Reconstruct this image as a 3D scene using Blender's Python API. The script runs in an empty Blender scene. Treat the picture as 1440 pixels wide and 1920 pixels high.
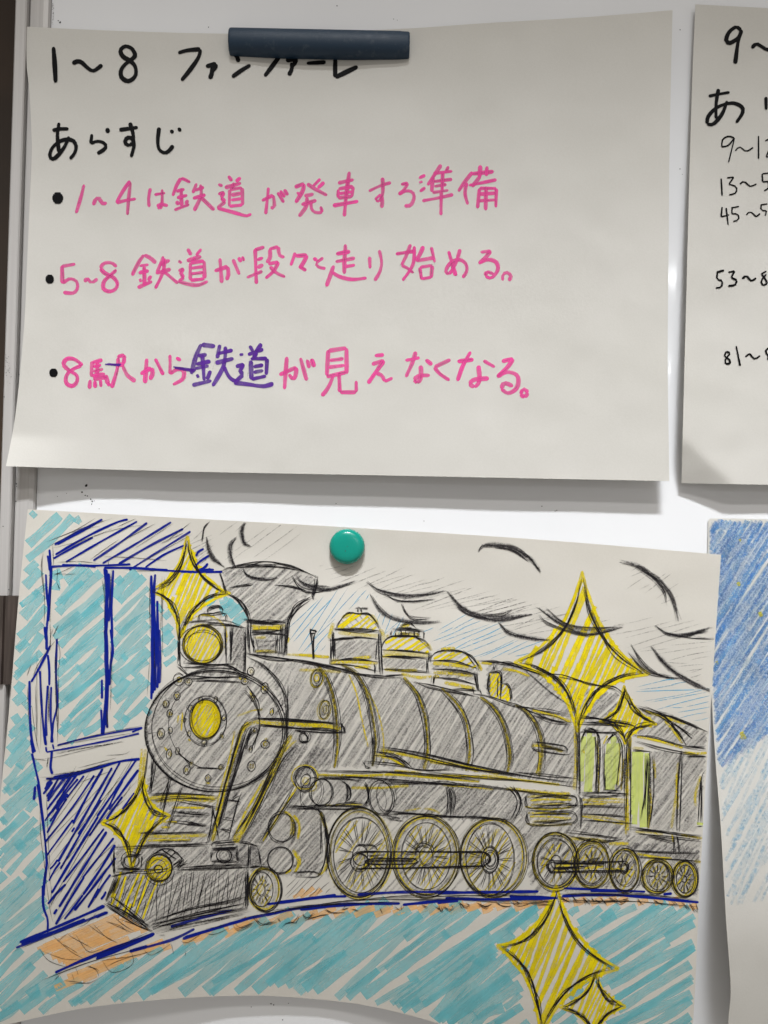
import bpy, bmesh, math, random
from mathutils import Vector, Matrix, noise
from mathutils.bvhtree import BVHTree

random.seed(7)
sc = bpy.context.scene
C = sc.collection

# ------------------------------------------------------------------ camera
MM = 0.001
FPX = 1600.0                      # focal length in photo pixels (1440 x 1920)
PXM = 0.347 * MM                  # metres per photo pixel on the board
DIST = FPX * PXM                  # camera to board
ROLL = math.radians(1.75)
CR = Vector((math.cos(ROLL), 0, math.sin(ROLL)))
CU = Vector((-math.sin(ROLL), 0, math.cos(ROLL)))
CF = Vector((0, 1, 0))
CAM = Vector((0, -DIST, 0))
cd = bpy.data.cameras.new("camera")
cam = bpy.data.objects.new("camera", cd); C.objects.link(cam)
cd.sensor_fit = 'VERTICAL'; cd.sensor_height = 24.0; cd.lens = 24.0 * FPX / 1920.0
cd.clip_start = 0.01; cd.clip_end = 100
rot = Matrix((CR, CU, -CF)).transposed()
cam.matrix_world = Matrix.Translation(CAM) @ rot.to_4x4()
sc.camera = cam

# ------------------------------------------------------------------ light
w = bpy.data.worlds.new("World"); sc.world = w; w.use_nodes = True
bg = w.node_tree.nodes["Background"]
bg.inputs[0].default_value = (1.0, 0.935, 0.85, 1); bg.inputs[1].default_value = 0.33

def lamp_area(name, loc, target, sx, sy, power, color=(1, 0.97, 0.92), spread=180):
    ld = bpy.data.lights.new(name, 'AREA'); ld.shape = 'RECTANGLE'
    ld.size = sx; ld.size_y = sy; ld.energy = power; ld.color = color
    ld.spread = math.radians(spread)
    o = bpy.data.objects.new(name, ld); C.objects.link(o)
    o.location = loc
    o.rotation_euler = (Vector(target) - Vector(loc)).to_track_quat('-Z', 'Y').to_euler()
    return o
# the ceiling lamp over the place in front of the board, its spread set narrow so the board dims towards top and bottom
lamp_area("ceiling_lamp_near", (0.05, -1.15, 1.62), (0.05, 0, -0.03), 2.4, 0.08, 2.75, (0.97, 0.985, 1.0), 15)
# the rows of ceiling lamps farther back in the room
lamp_area("ceiling_lamp_mid", (0.2, -1.85, 1.75), (0.2, -1.85, 0), 1.6, 0.2, 20, (1.0, 0.97, 0.92))
lamp_area("ceiling_lamp_far", (2.1, -5.6, 1.75), (2.1, -5.6, 0), 2.4, 0.22, 50, (0.96, 0.98, 1.0))
lamp_area("ceiling_lamp_back", (3.4, -9.3, 1.75), (3.4, -9.3, 0), 2.4, 0.3, 70, (0.96, 0.98, 1.0))

vs = sc.view_settings
vs.view_transform = 'Standard'; vs.look = 'None'; vs.exposure = 0.0; vs.gamma = 1.0
vs.use_curve_mapping = False
sc.cycles.transparent_max_bounces = 48
sc.cycles.max_bounces = 6
sc.cycles.use_denoising = True

# ------------------------------------------------------------------ helpers
def unproject(px, py, lift=0.0):
    """photo pixel -> point standing `lift` metres out from the board (board plane y = 0)"""
    d = CR * ((px - 720.0) / FPX) + CU * ((960.0 - py) / FPX) + CF
    return CAM + d * (DIST - lift)

def link(name, me, parent=None, mats=()):
    o = bpy.data.objects.new(name, me); C.objects.link(o)
    for m in mats: me.materials.append(m)
    if parent: o.parent = parent
    return o

def tag(o, label, cat, group=None):
    o['label'] = label; o['category'] = cat
    if group: o['group'] = group
    return o

def smooth(me):
    for p in me.polygons: p.use_smooth = True

def new_mat(name):
    m = bpy.data.materials.new(name); m.use_nodes = True
    nt = m.node_tree
    return m, nt, nt.nodes["Principled BSDF"]

def srgb(r, g, b):
    f = lambda c: (c / 255 / 12.92) if c / 255 <= 0.04045 else ((c / 255 + 0.055) / 1.055) ** 2.4
    return (f(r), f(g), f(b), 1)

def nd(nt, t, **kw):
    n = nt.nodes.new(t)
    for k, v in kw.items():
        if k in n.inputs: n.inputs[k].default_value = v
        else: setattr(n, k, v)
    return n

def math_node(nt, op, a, b=None, clamp=False):
    n = nt.nodes.new("ShaderNodeMath"); n.operation = op; n.use_clamp = clamp
    for i, v in enumerate((a, b)):
        if v is None: continue
        if isinstance(v, (int, float)): n.inputs[i].default_value = v
        else: nt.links.new(v, n.inputs[i])
    return n.outputs[0]

def paper_mat(name, col, var=0.05):
    m, nt, p = new_mat(name); L = nt.links.new
    tc = nd(nt, "ShaderNodeTexCoord")
    n1 = nd(nt, "ShaderNodeTexNoise"); n1.inputs["Scale"].default_value = 14; n1.inputs["Detail"].default_value = 4
    L(tc.outputs["Object"], n1.inputs["Vector"])
    n2 = nd(nt, "ShaderNodeTexNoise"); n2.inputs["Scale"].default_value = 900; n2.inputs["Detail"].default_value = 3
    L(tc.outputs["Object"], n2.inputs["Vector"])
    cr = nd(nt, "ShaderNodeValToRGB")
    a = [c * (1 - var) for c in col[:3]]; b = [min(1, c * (1 + var * 0.6)) for c in col[:3]]
    cr.color_ramp.elements[0].position = 0.3; cr.color_ramp.elements[1].position = 0.7
    cr.color_ramp.elements[0].color = (a[0], a[1], a[2] * 0.985, 1); cr.color_ramp.elements[1].color = (*b, 1)
    L(math_node(nt, 'ADD', math_node(nt, 'MULTIPLY', n1.outputs[0], 0.65), math_node(nt, 'MULTIPLY', n2.outputs[0], 0.35)), cr.inputs[0])
    L(cr.outputs[0], p.inputs["Base Color"])
    p.inputs["Roughness"].default_value = 0.62; p.inputs["Specular IOR Level"].default_value = 0.25
    # crumples and tooth
    n3 = nd(nt, "ShaderNodeTexNoise"); n3.inputs["Scale"].default_value = 24; n3.inputs["Detail"].default_value = 1.5; n3.inputs["Distortion"].default_value = 0.15
    L(tc.outputs["Object"], n3.inputs["Vector"])
    b1 = nd(nt, "ShaderNodeBump"); b1.inputs["Strength"].default_value = 0.4; b1.inputs["Distance"].default_value = 0.0045
    L(n3.outputs[0], b1.inputs["Height"])
    b2 = nd(nt, "ShaderNodeBump"); b2.inputs["Strength"].default_value = 0.25; b2.inputs["Distance"].default_value = 0.0002
    L(n2.outputs[0], b2.inputs["Height"]); L(b1.outputs[0], b2.inputs["Normal"])
    L(b2.outputs[0], p.inputs["Normal"])
    # thin paper lets some light through
    tr = nd(nt, "ShaderNodeBsdfTranslucent"); L(cr.outputs[0], tr.inputs["Color"])
    mx = nd(nt, "ShaderNodeMixShader"); mx.inputs[0].default_value = 0.24
    L(p.outputs[0], mx.inputs[1]); L(tr.outputs[0], mx.inputs[2])
    L(mx.outputs[0], nt.nodes["Material Output"].inputs["Surface"])
    return m

def ink_mat(name, col, alpha, lo=0.0, hi=0.0, scale=900, edge=0.85, streak=0.0, rough=0.55, colvar=0.0):
    """ink or pigment on paper: a coat whose cover follows the paper's tooth"""
    m, nt, p = new_mat(name); L = nt.links.new
    uv = nd(nt, "ShaderNodeUVMap"); uv.uv_map = "stroke"
    sep = nd(nt, "ShaderNodeSeparateXYZ"); L(uv.outputs[0], sep.inputs[0])
    d = math_node(nt, 'ABSOLUTE', math_node(nt, 'SUBTRACT', math_node(nt, 'MULTIPLY', sep.outputs[0], 2.0), 1.0))
    mr = nd(nt, "ShaderNodeMapRange"); mr.interpolation_type = 'SMOOTHSTEP'
    mr.inputs["From Min"].default_value = edge; mr.inputs["From Max"].default_value = 1.02
    mr.inputs["To Min"].default_value = 1; mr.inputs["To Max"].default_value = 0
    L(d, mr.inputs[0]); a = math_node(nt, 'MULTIPLY', mr.outputs[0], alpha)
    tc = nd(nt, "ShaderNodeTexCoord")
    if hi > lo:
        n = nd(nt, "ShaderNodeTexNoise"); n.inputs["Scale"].default_value = scale; n.inputs["Detail"].default_value = 2.5; n.inputs["Roughness"].default_value = 0.6
        L(tc.outputs["Object"], n.inputs["Vector"])
        g = nd(nt, "ShaderNodeMapRange"); g.inputs["From Min"].default_value = lo; g.inputs["From Max"].default_value = hi
        L(n.outputs[0], g.inputs[0]); a = math_node(nt, 'MULTIPLY', a, g.outputs[0])
    if streak > 0:
        mp = nd(nt, "ShaderNodeMapping"); mp.inputs["Scale"].default_value = (5.0, 0.02, 1)
        L(uv.outputs[0], mp.inputs[0])
        n = nd(nt, "ShaderNodeTexNoise"); n.inputs["Scale"].default_value = 1.0; n.inputs["Detail"].default_value = 3
        L(mp.outputs[0], n.inputs["Vector"])
        g = nd(nt, "ShaderNodeMapRange"); g.inputs["From Min"].default_value = 0.3; g.inputs["From Max"].default_value = 0.7
        g.inputs["To Min"].default_value = 1 - streak; g.inputs["To Max"].default_value = 1
        L(n.outputs[0], g.inputs[0]); a = math_node(nt, 'MULTIPLY', a, g.outputs[0])
    if colvar > 0:
        n = nd(nt, "ShaderNodeTexNoise"); n.inputs["Scale"].default_value = 60; n.inputs["Detail"].default_value = 3
        L(tc.outputs["Object"], n.inputs["Vector"])
        r = nd(nt, "ShaderNodeValToRGB")
        r.color_ramp.elements[0].position = 0.3; r.color_ramp.elements[1].position = 0.7
        r.color_ramp.elements[0].color = (*[c * (1 - colvar) for c in col[:3]], 1)
        r.color_ramp.elements[1].color = (*[min(1, c * (1 + colvar)) for c in col[:3]], 1)
        L(n.outputs[0], r.inputs[0]); L(r.outputs[0], p.inputs["Base Color"])
    else:
        p.inputs["Base Color"].default_value = col
    p.inputs["Roughness"].default_value = rough; p.inputs["Specular IOR Level"].default_value = 0.08
    fa = nd(nt, 'ShaderNodeAttribute'); fa.attribute_name = 'flow'
    a = math_node(nt, 'MULTIPLY', a, fa.outputs['Fac'], True)
    L(a, p.inputs["Alpha"])
    return m

# ------------------------------------------------------------------ the board, its frame and the wall behind
def metal_mat():
    m, nt, p = new_mat("brushed_aluminium"); L = nt.links.new
    tc = nd(nt, "ShaderNodeTexCoord"); mp = nd(nt, "ShaderNodeMapping")
    mp.inputs["Scale"].default_value = (900, 900, 6); L(tc.outputs["Object"], mp.inputs[0])
    n = nd(nt, "ShaderNodeTexNoise"); n.inputs["Scale"].default_value = 1; n.inputs["Detail"].default_value = 3; L(mp.outputs[0], n.inputs["Vector"])
    r = nd(nt, "ShaderNodeValToRGB"); r.color_ramp.elements[0].color = (0.40, 0.385, 0.375, 1); r.color_ramp.elements[1].color = (0.56, 0.545, 0.535, 1)
    L(n.outputs[0], r.inputs[0]); L(r.outputs[0], p.inputs["Base Color"])
    p.inputs["Metallic"].default_value = 0.2; p.inputs["Roughness"].default_value = 0.45
    return m

def board_mat():
    m, nt, p = new_mat("white_enamel"); L = nt.links.new
    tc = nd(nt, "ShaderNodeTexCoord")
    n = nd(nt, "ShaderNodeTexNoise"); n.inputs["Scale"].default_value = 5; n.inputs["Detail"].default_value = 5; L(tc.outputs["Object"], n.inputs["Vector"])
    r = nd(nt, "ShaderNodeValToRGB"); r.color_ramp.elements[0].position = 0.3; r.color_ramp.elements[1].position = 0.7
    r.color_ramp.elements[0].color = (0.74, 0.75, 0.775, 1); r.color_ramp.elements[1].color = (0.80, 0.81, 0.83, 1)
    L(n.outputs[0], r.inputs[0]); L(r.outputs[0], p.inputs["Base Color"])
    n2 = nd(nt, "ShaderNodeTexNoise"); n2.inputs["Scale"].default_value = 22; n2.inputs["Detail"].default_value = 4; L(tc.outputs["Object"], n2.inputs["Vector"])
    g = nd(nt, "ShaderNodeMapRange"); g.inputs["To Min"].default_value = 0.06; g.inputs["To Max"].default_value = 0.09
    L(n2.outputs[0], g.inputs[0]); L(g.outputs[0], p.inputs["Roughness"])
    return m

def plain_mat(name, col, rough=0.6, var=0.25, scale=60, stretch=(1, 1, 1), spec=0.4):
    m, nt, p = new_mat(name); L = nt.links.new
    tc = nd(nt, "ShaderNodeTexCoord"); mp = nd(nt, "ShaderNodeMapping"); mp.inputs["Scale"].default_value = stretch
    L(tc.outputs["Object"], mp.inputs[0])
    n = nd(nt, "ShaderNodeTexNoise"); n.inputs["Scale"].default_value = scale; n.inputs["Detail"].default_value = 4; L(mp.outputs[0], n.inputs["Vector"])
    r = nd(nt, "ShaderNodeValToRGB"); r.color_ramp.elements[0].position = 0.3; r.color_ramp.elements[1].position = 0.7
    r.color_ramp.elements[0].color = (*[c * (1 - var) for c in col[:3]], 1); r.color_ramp.elements[1].color = (*[min(1, c * (1 + var)) for c in col[:3]], 1)
    L(n.outputs[0], r.inputs[0]); L(r.outputs[0], p.inputs["Base Color"])
    p.inputs["Roughness"].default_value = rough; p.inputs["Specular IOR Level"].default_value = spec
    return m

def box_mesh(name, x0, x1, y0, y1, z0, z1, bev=0.0006):
    me = bpy.data.meshes.new(name); bm = bmesh.new()
    bmesh.ops.create_cube(bm, size=1.0)
    for v in bm.verts:
        v.co = Vector((x0 if v.co.x < 0 else x1, y0 if v.co.y < 0 else y1, z0 if v.co.z < 0 else z1))
    if bev: bmesh.ops.bevel(bm, geom=bm.edges[:], offset=bev, segments=2, affect='EDGES')
    bm.to_mesh(me); bm.free(); return me

def profile_z(name, pts, z0, z1):
    """extrude an (x, y) outline along z"""
    me = bpy.data.meshes.new(name); n = len(pts)
    vs_ = [(x, y, z0) for x, y in pts] + [(x, y, z1) for x, y in pts]
    fs = [(i, (i + 1) % n, n + (i + 1) % n, n + i) for i in range(n)]
    fs += [tuple(range(n))[::-1], tuple(range(n, 2 * n))]
    me.from_pydata(vs_, [], fs)
    bm = bmesh.new(); bm.from_mesh(me); bmesh.ops.recalc_face_normals(bm, faces=bm.faces); bm.to_mesh(me); bm.free()
    return me

ALU = metal_mat(); ENAMEL = board_mat()
WALLM = plain_mat("dark_wall_paint", (0.030, 0.017, 0.009, 1), 0.7, 0.5, 8)
BROWN = plain_mat("brown_bracket_paint", (0.055, 0.042, 0.036, 1), 0.4, 0.35, 40, (14, 14, 1))
SPECK = plain_mat("dried_marker_ink", (0.02, 0.02, 0.025, 1), 0.6, 0.2)

# x positions of the frame on the board plane, read at the level of the picture's middle
def xat(px, py, lift=0): return unproject(px, py, lift).x
XI = xat(97, 0)                     # board meets the frame
XO0 = xat(56, 0, 0.004)             # inner strip / outer rail
XO1 = xat(28, 0, 0.008)             # outer rail / wall
wall = link("wall", box_mesh("wall", -2.0, 2.0, 0.030, 0.05, -1.5, 1.8, 0), None, [WALLM]); wall['kind'] = 'structure'
board = bpy.data.objects.new("whiteboard", None); C.objects.link(board)
board.location = (0, 0, -0.55)
tag(board, "white enamel board in an aluminium frame behind all the paper sheets", "whiteboard")
def bpart(name, me, mat):
    o = link(name, me, board, [mat]); o.matrix_parent_inverse = Matrix.Translation((0, 0, 0.55)); return o
bpart("board_panel", box_mesh("board_panel", XI + 0.0002, 0.95, 0.0, 0.014, -0.55, 0.62, 0), ENAMEL)
w1 = XI - XO0
bpart("inner_frame_strip", profile_z("inner_frame_strip", [(XO0, 0.013), (XO0, -0.0032), (XO0 + 0.0008, -0.0040), (XI - 0.0035, -0.0040), (XI - 0.0008, -0.0030), (XI, -0.0018), (XI, 0.013)], -0.55, 0.62), ALU)
bpart("outer_frame_rail", profile_z("outer_frame_rail", [(XO1, 0.029), (XO1, -0.0070), (XO1 + 0.0010, -0.0080), (XO0 - 0.0012, -0.0080), (XO0 - 0.0004, -0.0072), (XO0 - 0.0004, 0.029)], -0.55, 0.62), ALU)
# brown bracket clamped round the frame
zt = unproject(15, 1117, 0.009).z; zb = unproject(12, 1283, 0.009).z
xb0 = XO1 - 0.004; xbm = XO0 - 0.0012
bpart("frame_bracket", profile_z("frame_bracket", [(xb0, 0.02), (xb0, -0.0098), (xb0 + 0.001, -0.0106), (xbm - 0.0012, -0.0106), (xbm - 0.0006, -0.0086), (xbm + 0.0006, -0.0086), (xbm + 0.0012, -0.0100), (XI - 0.0050, -0.0092), (XI - 0.0045, -0.0042), (xbm, -0.0083), (xbm, 0.02)], zb, zt), BROWN)

# dried specks of marker ink on the enamel and the frame
bm = bmesh.new()
def speck(px, py, r, lift=0.0):
    c = unproject(px, py, lift) + Vector((0, -0.00012, 0))
    k = random.randint(5, 8); a0 = random.random() * 6
    vv = [bm.verts.new(c + Vector((math.cos(a0 + i * 6.283 / k), 0, math.sin(a0 + i * 6.283 / k))) * r * PXM * random.uniform(0.6, 1.2)) for i in range(k)]
    bm.faces.new(vv)
for px, py, r in [(113, 42, 2.2), (109, 39, 1.5), (632, 11, 1.5), (391, 51, 1.3), (738, 36, 1), (745, 38, 0.8), (1275, 56, 1.2), (1275, 317, 1.2), (1279, 327, 0.7),
                  (162, 910, 3), (154, 923, 2), (160, 929, 1.3), (164, 930, 1.6), (170, 936, 1.4), (173, 940, 1.6), (177, 939, 1), (125, 925, .8), (108, 931, .8),
                  (172, 945, 1.3), (186, 954, 1), (1016, 949, 1.1), (1044, 957, 1.3), (1041, 958, 1), (795, 977, .9), (630, 944, 1), (508, 1882, 1.4), (513, 1884, 1.2), (541, 1881, 1), (530, 1912, 1.6), (471, 1888, .9)]:
    speck(px, py, r)
for _ in range(40):
    speck(random.gauss(14, 3.5), random.gauss(690, 16), random.uniform(0.3, 0.8), 0.0081)
for px, py, r in [(31, 907, 1.6), (30, 940, 1.4), (31, 912, 1), (8, 744, 1.2), (6, 987, 1.3), (17, 1105, 1.2), (33, 720, 1), (36, 702, 1)]:
    speck(px, py, r, 0.0081 if px < 21 else 0.0041)
for _ in range(26):
    speck(99.5 + random.gauss(0, .6) - 0, random.uniform(5, 46), random.uniform(.3, .9))
me = bpy.data.meshes.new("ink_specks"); bm.to_mesh(me); bm.free()
sp = bpart("ink_specks", me, SPECK); sp['kind'] = 'stuff'

# ------------------------------------------------------------------ paper sheets
def polyfn(pts):
    """arc-length parametrised smooth curve through pixel points"""
    P = [Vector(p) for p in pts]
    d = []
    for i in range(len(P) - 1):
        p0 = P[i - 1] if i else P[i] * 2 - P[i + 1]
        p1, p2 = P[i], P[i + 1]
        p3 = P[i + 2] if i + 2 < len(P) else p2 * 2 - p1
        for k in range(12):
            t = k / 12
            d.append(0.5 * ((2 * p1) + (p2 - p0) * t + (2 * p0 - 5 * p1 + 4 * p2 - p3) * t * t + (3 * p1 - p0 - 3 * p2 + p3) * t ** 3))
    d.append(P[-1])
    L = [0]
    for a, b in zip(d, d[1:]): L.append(L[-1] + (b - a).length)
    def f(u):
        s = u * L[-1]; lo, hi = 0, len(L) - 1
        while hi - lo > 1:
            m_ = (lo + hi) // 2
            if L[m_] <= s: lo = m_
            else: hi = m_
        t = (s - L[lo]) / max(1e-9, L[hi] - L[lo])
        return d[lo].lerp(d[hi], t)
    return f

class Sheet:
    def __init__(self, top, bottom, left, right, lift, mat, label, name="paper_sheet", cat="paper sheet", nu=150, nv=110, seed=0, wr=0.0010):
        T, B, L_, R_ = polyfn(top), polyfn(bottom), polyfn(left), polyfn(right)
        c00, c10, c01, c11 = Vector(top[0]), Vector(top[-1]), Vector(bottom[0]), Vector(bottom[-1])
        V = []
        off = Vector((seed * 3.1, 0.3, 0.7 * seed))
        for j in range(nv + 1):
            v = j / nv
            for i in range(nu + 1):
                u = i / nu
                p = T(u) * (1 - v) + B(u) * v + L_(v) * (1 - u) + R_(v) * u - (c00 * (1 - u) * (1 - v) + c10 * u * (1 - v) + c01 * (1 - u) * v + c11 * u * v)
                h = lift(u, v)
                q = Vector((u * 8.4, v * 6.0, 0)) + off
                wv = noise.noise(q) * 0.6 + noise.noise(q * 2.3) * 0.3
                h += wr * wv * min(1, h / 0.002)
                V.append(unproject(p.x, p.y, max(h, 0.0004)))
        n = (nu + 1) * (nv + 1)
        F = []
        for j in range(nv):
            for i in range(nu):
                a = j * (nu + 1) + i
                F.append((a, a + nu + 1, a + nu + 2, a + 1))
        self.bvh = BVHTree.FromPolygons([tuple(v) for v in V], F)
        back = [v + Vector((0, 0.00022, 0)) for v in V]
        rim = []
        G = F + [tuple(x + n for x in f[::-1]) for f in F]
        ring = [i for i in range(nu + 1)] + [j * (nu + 1) + nu for j in range(1, nv + 1)] + [nv * (nu + 1) + i for i in range(nu - 1, -1, -1)] + [j * (nu + 1) for j in range(nv - 1, 0, -1)]
        m2 = len(ring); o2 = 2 * n
        rim = [V[i] for i in ring] + [back[i] for i in ring]
        for i in range(m2): G.append((o2 + i, o2 + (i + 1) % m2, o2 + m2 + (i + 1) % m2, o2 + m2 + i))
        me = bpy.data.meshes.new(name); me.from_pydata([tuple(v) for v in V + back + rim], [], G)
        for k, p in enumerate(me.polygons): p.use_smooth = k < 2 * len(F)
        self.obj = link(name, me, None, [mat]); tag(self.obj, label, cat, None)
        self.layers = {}
    def hit(self, px, py):
        d = (unproject(px, py, 0.01) - CAM).normalized()
        loc, nor, i, dist = self.bvh.ray_cast(CAM, d)
        if loc is None: return None
        if nor.y > 0: nor = -nor
        return loc, nor

class Ink:
    """one drawn element: a flat mesh of strokes lying on a sheet"""
    def __init__(self, sheet, name, label=None):
        self.s = sheet; self.name = name; self.v = []; self.fl = []; self.f = []; self.uv = []; self.mi = []; self.mats = []; self.label = label
    def slot(self, m):
        if m not in self.mats: self.mats.append(m)
        return self.mats.index(m)
    def ribbon(self, mat, width, pts, style='round', lay=None):
        # pts: dense pixel polyline
        mt, h0 = MATS[mat]
        L = [0]
        for a, b in zip(pts, pts[1:]): L.append(L[-1] + (b - a).length)
        tot = L[-1]
        if tot < 0.3: return
        hw = width / 2
        st = []
        if style == 'round':
            st = [0.04 * hw, 0.3 * hw, hw]
            st = [x for x in st if x < tot / 2]
        else: st = [0.0]
        k = max(1, int((tot - 2 * st[-1]) / 5.0))
        mid = [st[-1] + (tot - 2 * st[-1]) * i / k for i in range(1, k)]
        st = st + mid + [tot - x for x in st[::-1]]
        off = h0 + random.random() * 4e-5
        rows = []; lo = 0
        marker = mat.endswith(('marker', 'pen')) and 'cyan' not in mat
        base = random.uniform(0.82, 1.06) if marker else random.uniform(0.55, 1.12)
        ph = random.uniform(0, 6.28); fq = random.uniform(0.02, 0.05)
        if mat == 'black_marker': base = 1.05
        if mat in ('line_pencil', 'yellow_crayon'): base = random.uniform(0.82, 1.15)
        for s in st:
            while lo < len(L) - 2 and L[lo + 1] < s: lo += 1
            t = (s - L[lo]) / max(1e-9, L[lo + 1] - L[lo])
            p = pts[lo].lerp(pts[lo + 1], t)
            a = pts[max(0, lo - 0)]; b = pts[min(len(pts) - 1, lo + 1)]
            if t < 0.5 and lo > 0: a = pts[lo - 1]
            if t >= 0.5 and lo + 2 < len(pts): b = pts[lo + 2]
            tg = (b - a).normalized(); nn = Vector((-tg.y, tg.x))
            e = min(s, tot - s); ww = hw
            if style == 'round' and e < hw: ww = hw * math.sqrt(max(0.02, 1 - (1 - e / hw) ** 2))
            if style == 'taper': ww = hw * (0.25 + 0.75 * min(1, e / max(1e-6, 0.22 * tot)))
            ww *= 1 + (0.13 if marker and width < 12 else 0.08) * math.sin(s * (0.09 if marker else 0.21) + ph)
            fl = base * (1 + (0.06 if marker else 0.16) * math.sin(s * fq * 6 + ph * 2))
            if marker: fl *= 1.10 if e < width * 0.7 else 1.0              # ink pools where the pen rests
            elif style != 'blunt': fl *= 0.7 + 0.3 * min(1, e / max(1e-6, 0.2 * tot))
            r = []
            for q in (p - nn * ww, p + nn * ww):
                h = self.s.hit(q.x, q.y)
                if h is None: r = None; break
                r.append(h[0] + h[1] * off)
            rows.append((r, s, fl))
        prev = None
        for r, s, fl in rows:
            if r is None: prev = None; continue
            i0 = len(self.v); self.v += r; self.fl += [fl, fl]
            if prev is not None:
                pi, ps = prev
                self.f.append((pi, pi + 1, i0 + 1, i0)); self.uv.append(((0, ps), (1, ps), (1, s), (0, s))); self.mi.append(self.slot(mt))
            prev = (i0, s)
    def path(self, mat, width, P, reps=1, jit=0.0, style='round', closed=False):
        P = [Vector(p) for p in P]
        if mat == "line_pencil": width *= 0.8
        for r in range(reps):
            j = jit if (reps > 1 or jit) else 0
            Q = [p + Vector((random.gauss(0, j), random.gauss(0, j))) for p in P]
            # split at sharp corners
            segs = []; cur = [Q[0]]
            for i in range(1, len(Q)):
                cur.append(Q[i])
                if i < len(Q) - 1:
                    a = (Q[i] - Q[i - 1]); b = (Q[i + 1] - Q[i])
                    if a.length > 1e-6 and b.length > 1e-6 and a.angle(b) > math.radians(82):
                        segs.append(cur); cur = [Q[i]]
            segs.append(cur)
            ww = width * random.uniform(0.9, 1.1)
            for sgm in segs:
                if len(sgm) < 2: continue
                d = []
                for i in range(len(sgm) - 1):
                    p0 = sgm[i - 1] if i else sgm[i]
                    p1, p2 = sgm[i], sgm[i + 1]
                    p3 = sgm[i + 2] if i + 2 < len(sgm) else p2
                    n = max(2, int((p2 - p1).length / 3))
                    for k in range(n):
                        t = k / n
                        d.append(0.5 * ((2 * p1) + (p2 - p0) * t + (2 * p0 - 5 * p1 + 4 * p2 - p3) * t * t + (3 * p1 - p0 - 3 * p2 + p3) * t ** 3))
                d.append(sgm[-1])
                self.ribbon(mat, ww, d, style)
    def t(self, mat, width, reg, txt, reps=1, jit=0.0, style='round'):
        if mat == "line_pencil" and reps > 1: reps += 1; jit *= 1.25
        if mat == "yellow_edge": width *= 1.15
        ox, oy, s = REG[reg]
        for st in txt.split(';'):
            P = [tuple(map(float, q.split(','))) for q in st.split()]
            P = [(ox + x * s, oy + y * s) for x, y in P]
            self.path(mat, width, P, reps, jit, style)
        return self
    def ell(self, mat, width, cx, cy, rx, ry, rot=0, reps=1, jit=0.0, a0=None, a1=None, style='round'):
        for r in range(reps):
            s0 = random.uniform(0, 6.28) if a0 is None else math.radians(a0)
            s1 = s0 + 6.45 if a1 is None else math.radians(a1)
            n = max(8, int(abs(s1 - s0) / 6.28 * 20)); c, s = math.cos(rot), math.sin(rot)
            dx, dy, k1, k2 = random.gauss(0, jit), random.gauss(0, jit), 1 + random.gauss(0, jit) / max(rx, 4), 1 + random.gauss(0, jit) / max(ry, 4)
            P = []
            for i in range(n + 1):
                a = s0 + (s1 - s0) * i / n
                x, y = rx * k1 * math.cos(a), ry * k2 * math.sin(a)
                P.append((cx + dx + x * c - y * s, cy + dy + x * s + y * c))
            self.path(mat, width, P, 1, 0, style)
    def hatch(self, mat, width, poly, ang, spacing, jit=2.0, brk=0.0, bow=1.0, skip=0.0, angj=2.0, style='blunt', wj=0.15):
        a = math.radians(ang); d = Vector((math.cos(a), -math.sin(a))); n = Vector((math.sin(a), math.cos(a)))
        Q = [Vector(p) for p in poly]
        t0 = min(q.dot(n) for q in Q); t1 = max(q.dot(n) for q in Q)
        t = t0 + spacing * 0.5
        while t < t1:
            xs = []
            for p, q in zip(Q, Q[1:] + Q[:1]):
                a_, b_ = p.dot(n) - t, q.dot(n) - t
                if (a_ < 0) != (b_ < 0):
                    f = a_ / (a_ - b_); xs.append(p.lerp(q, f).dot(d))
            xs.sort()
            for s0, s1 in zip(xs[::2], xs[1::2]):
                pcs = [(s0, s1)]
                if random.random() < brk and s1 - s0 > 40:
                    m_ = random.uniform(s0 + 15, s1 - 15); g = random.uniform(-14, 6)
                    pcs = [(s0, m_ - g / 2), (m_ + g / 2, s1)]
                for u0, u1 in pcs:
                    if random.random() < skip: continue
                    u0 += random.gauss(0, jit); u1 += random.gauss(0, jit)
                    if u1 - u0 < 3: continue
                    r = math.tan(math.radians(random.gauss(0, angj))) * (u1 - u0) / 2
                    r = max(-spacing, min(spacing, r))
                    o = random.gauss(0, spacing * 0.13)
                    b = random.gauss(0, bow)
                    P = [d * u0 + n * (t + o - r), d * ((u0 + u1) / 2) + n * (t + o + b), d * u1 + n * (t + o + r)]
                    self.path(mat, width * random.uniform(1 - wj, 1 + wj), P, 1, 0, style)
            t += spacing * random.uniform(0.85, 1.15)
    def blob(self, mat, cx, cy, r):
        # solid dot: stacked short strokes
        for k in (-0.8, -0.53, -0.26, 0, 0.26, 0.53, 0.8):
            hw = r * math.sqrt(1 - k * k)
            self.path(mat, r * 0.42, [(cx - hw, cy + k * r), (cx, cy + k * r + random.uniform(-.5, .5)), (cx + hw, cy + k * r)])
    def build(self):
        if not self.f: return None
        me = bpy.data.meshes.new(self.name)
        me.from_pydata([tuple(v) for v in self.v], [], self.f)
        for m in self.mats: me.materials.append(m)
        me.polygons.foreach_set("material_index", self.mi)
        ul = me.uv_layers.new(name="stroke")
        flat = [c for q in self.uv for p in q for c in p]
        ul.data.foreach_set("uv", flat)
        at = me.attributes.new('flow', 'FLOAT', 'POINT'); at.data.foreach_set('value', self.fl)
        smooth(me)
        o = bpy.data.objects.new(self.name, me); C.objects.link(o); o.parent = self.s.obj
        if self.label: o['label'] = self.label
        return o

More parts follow.
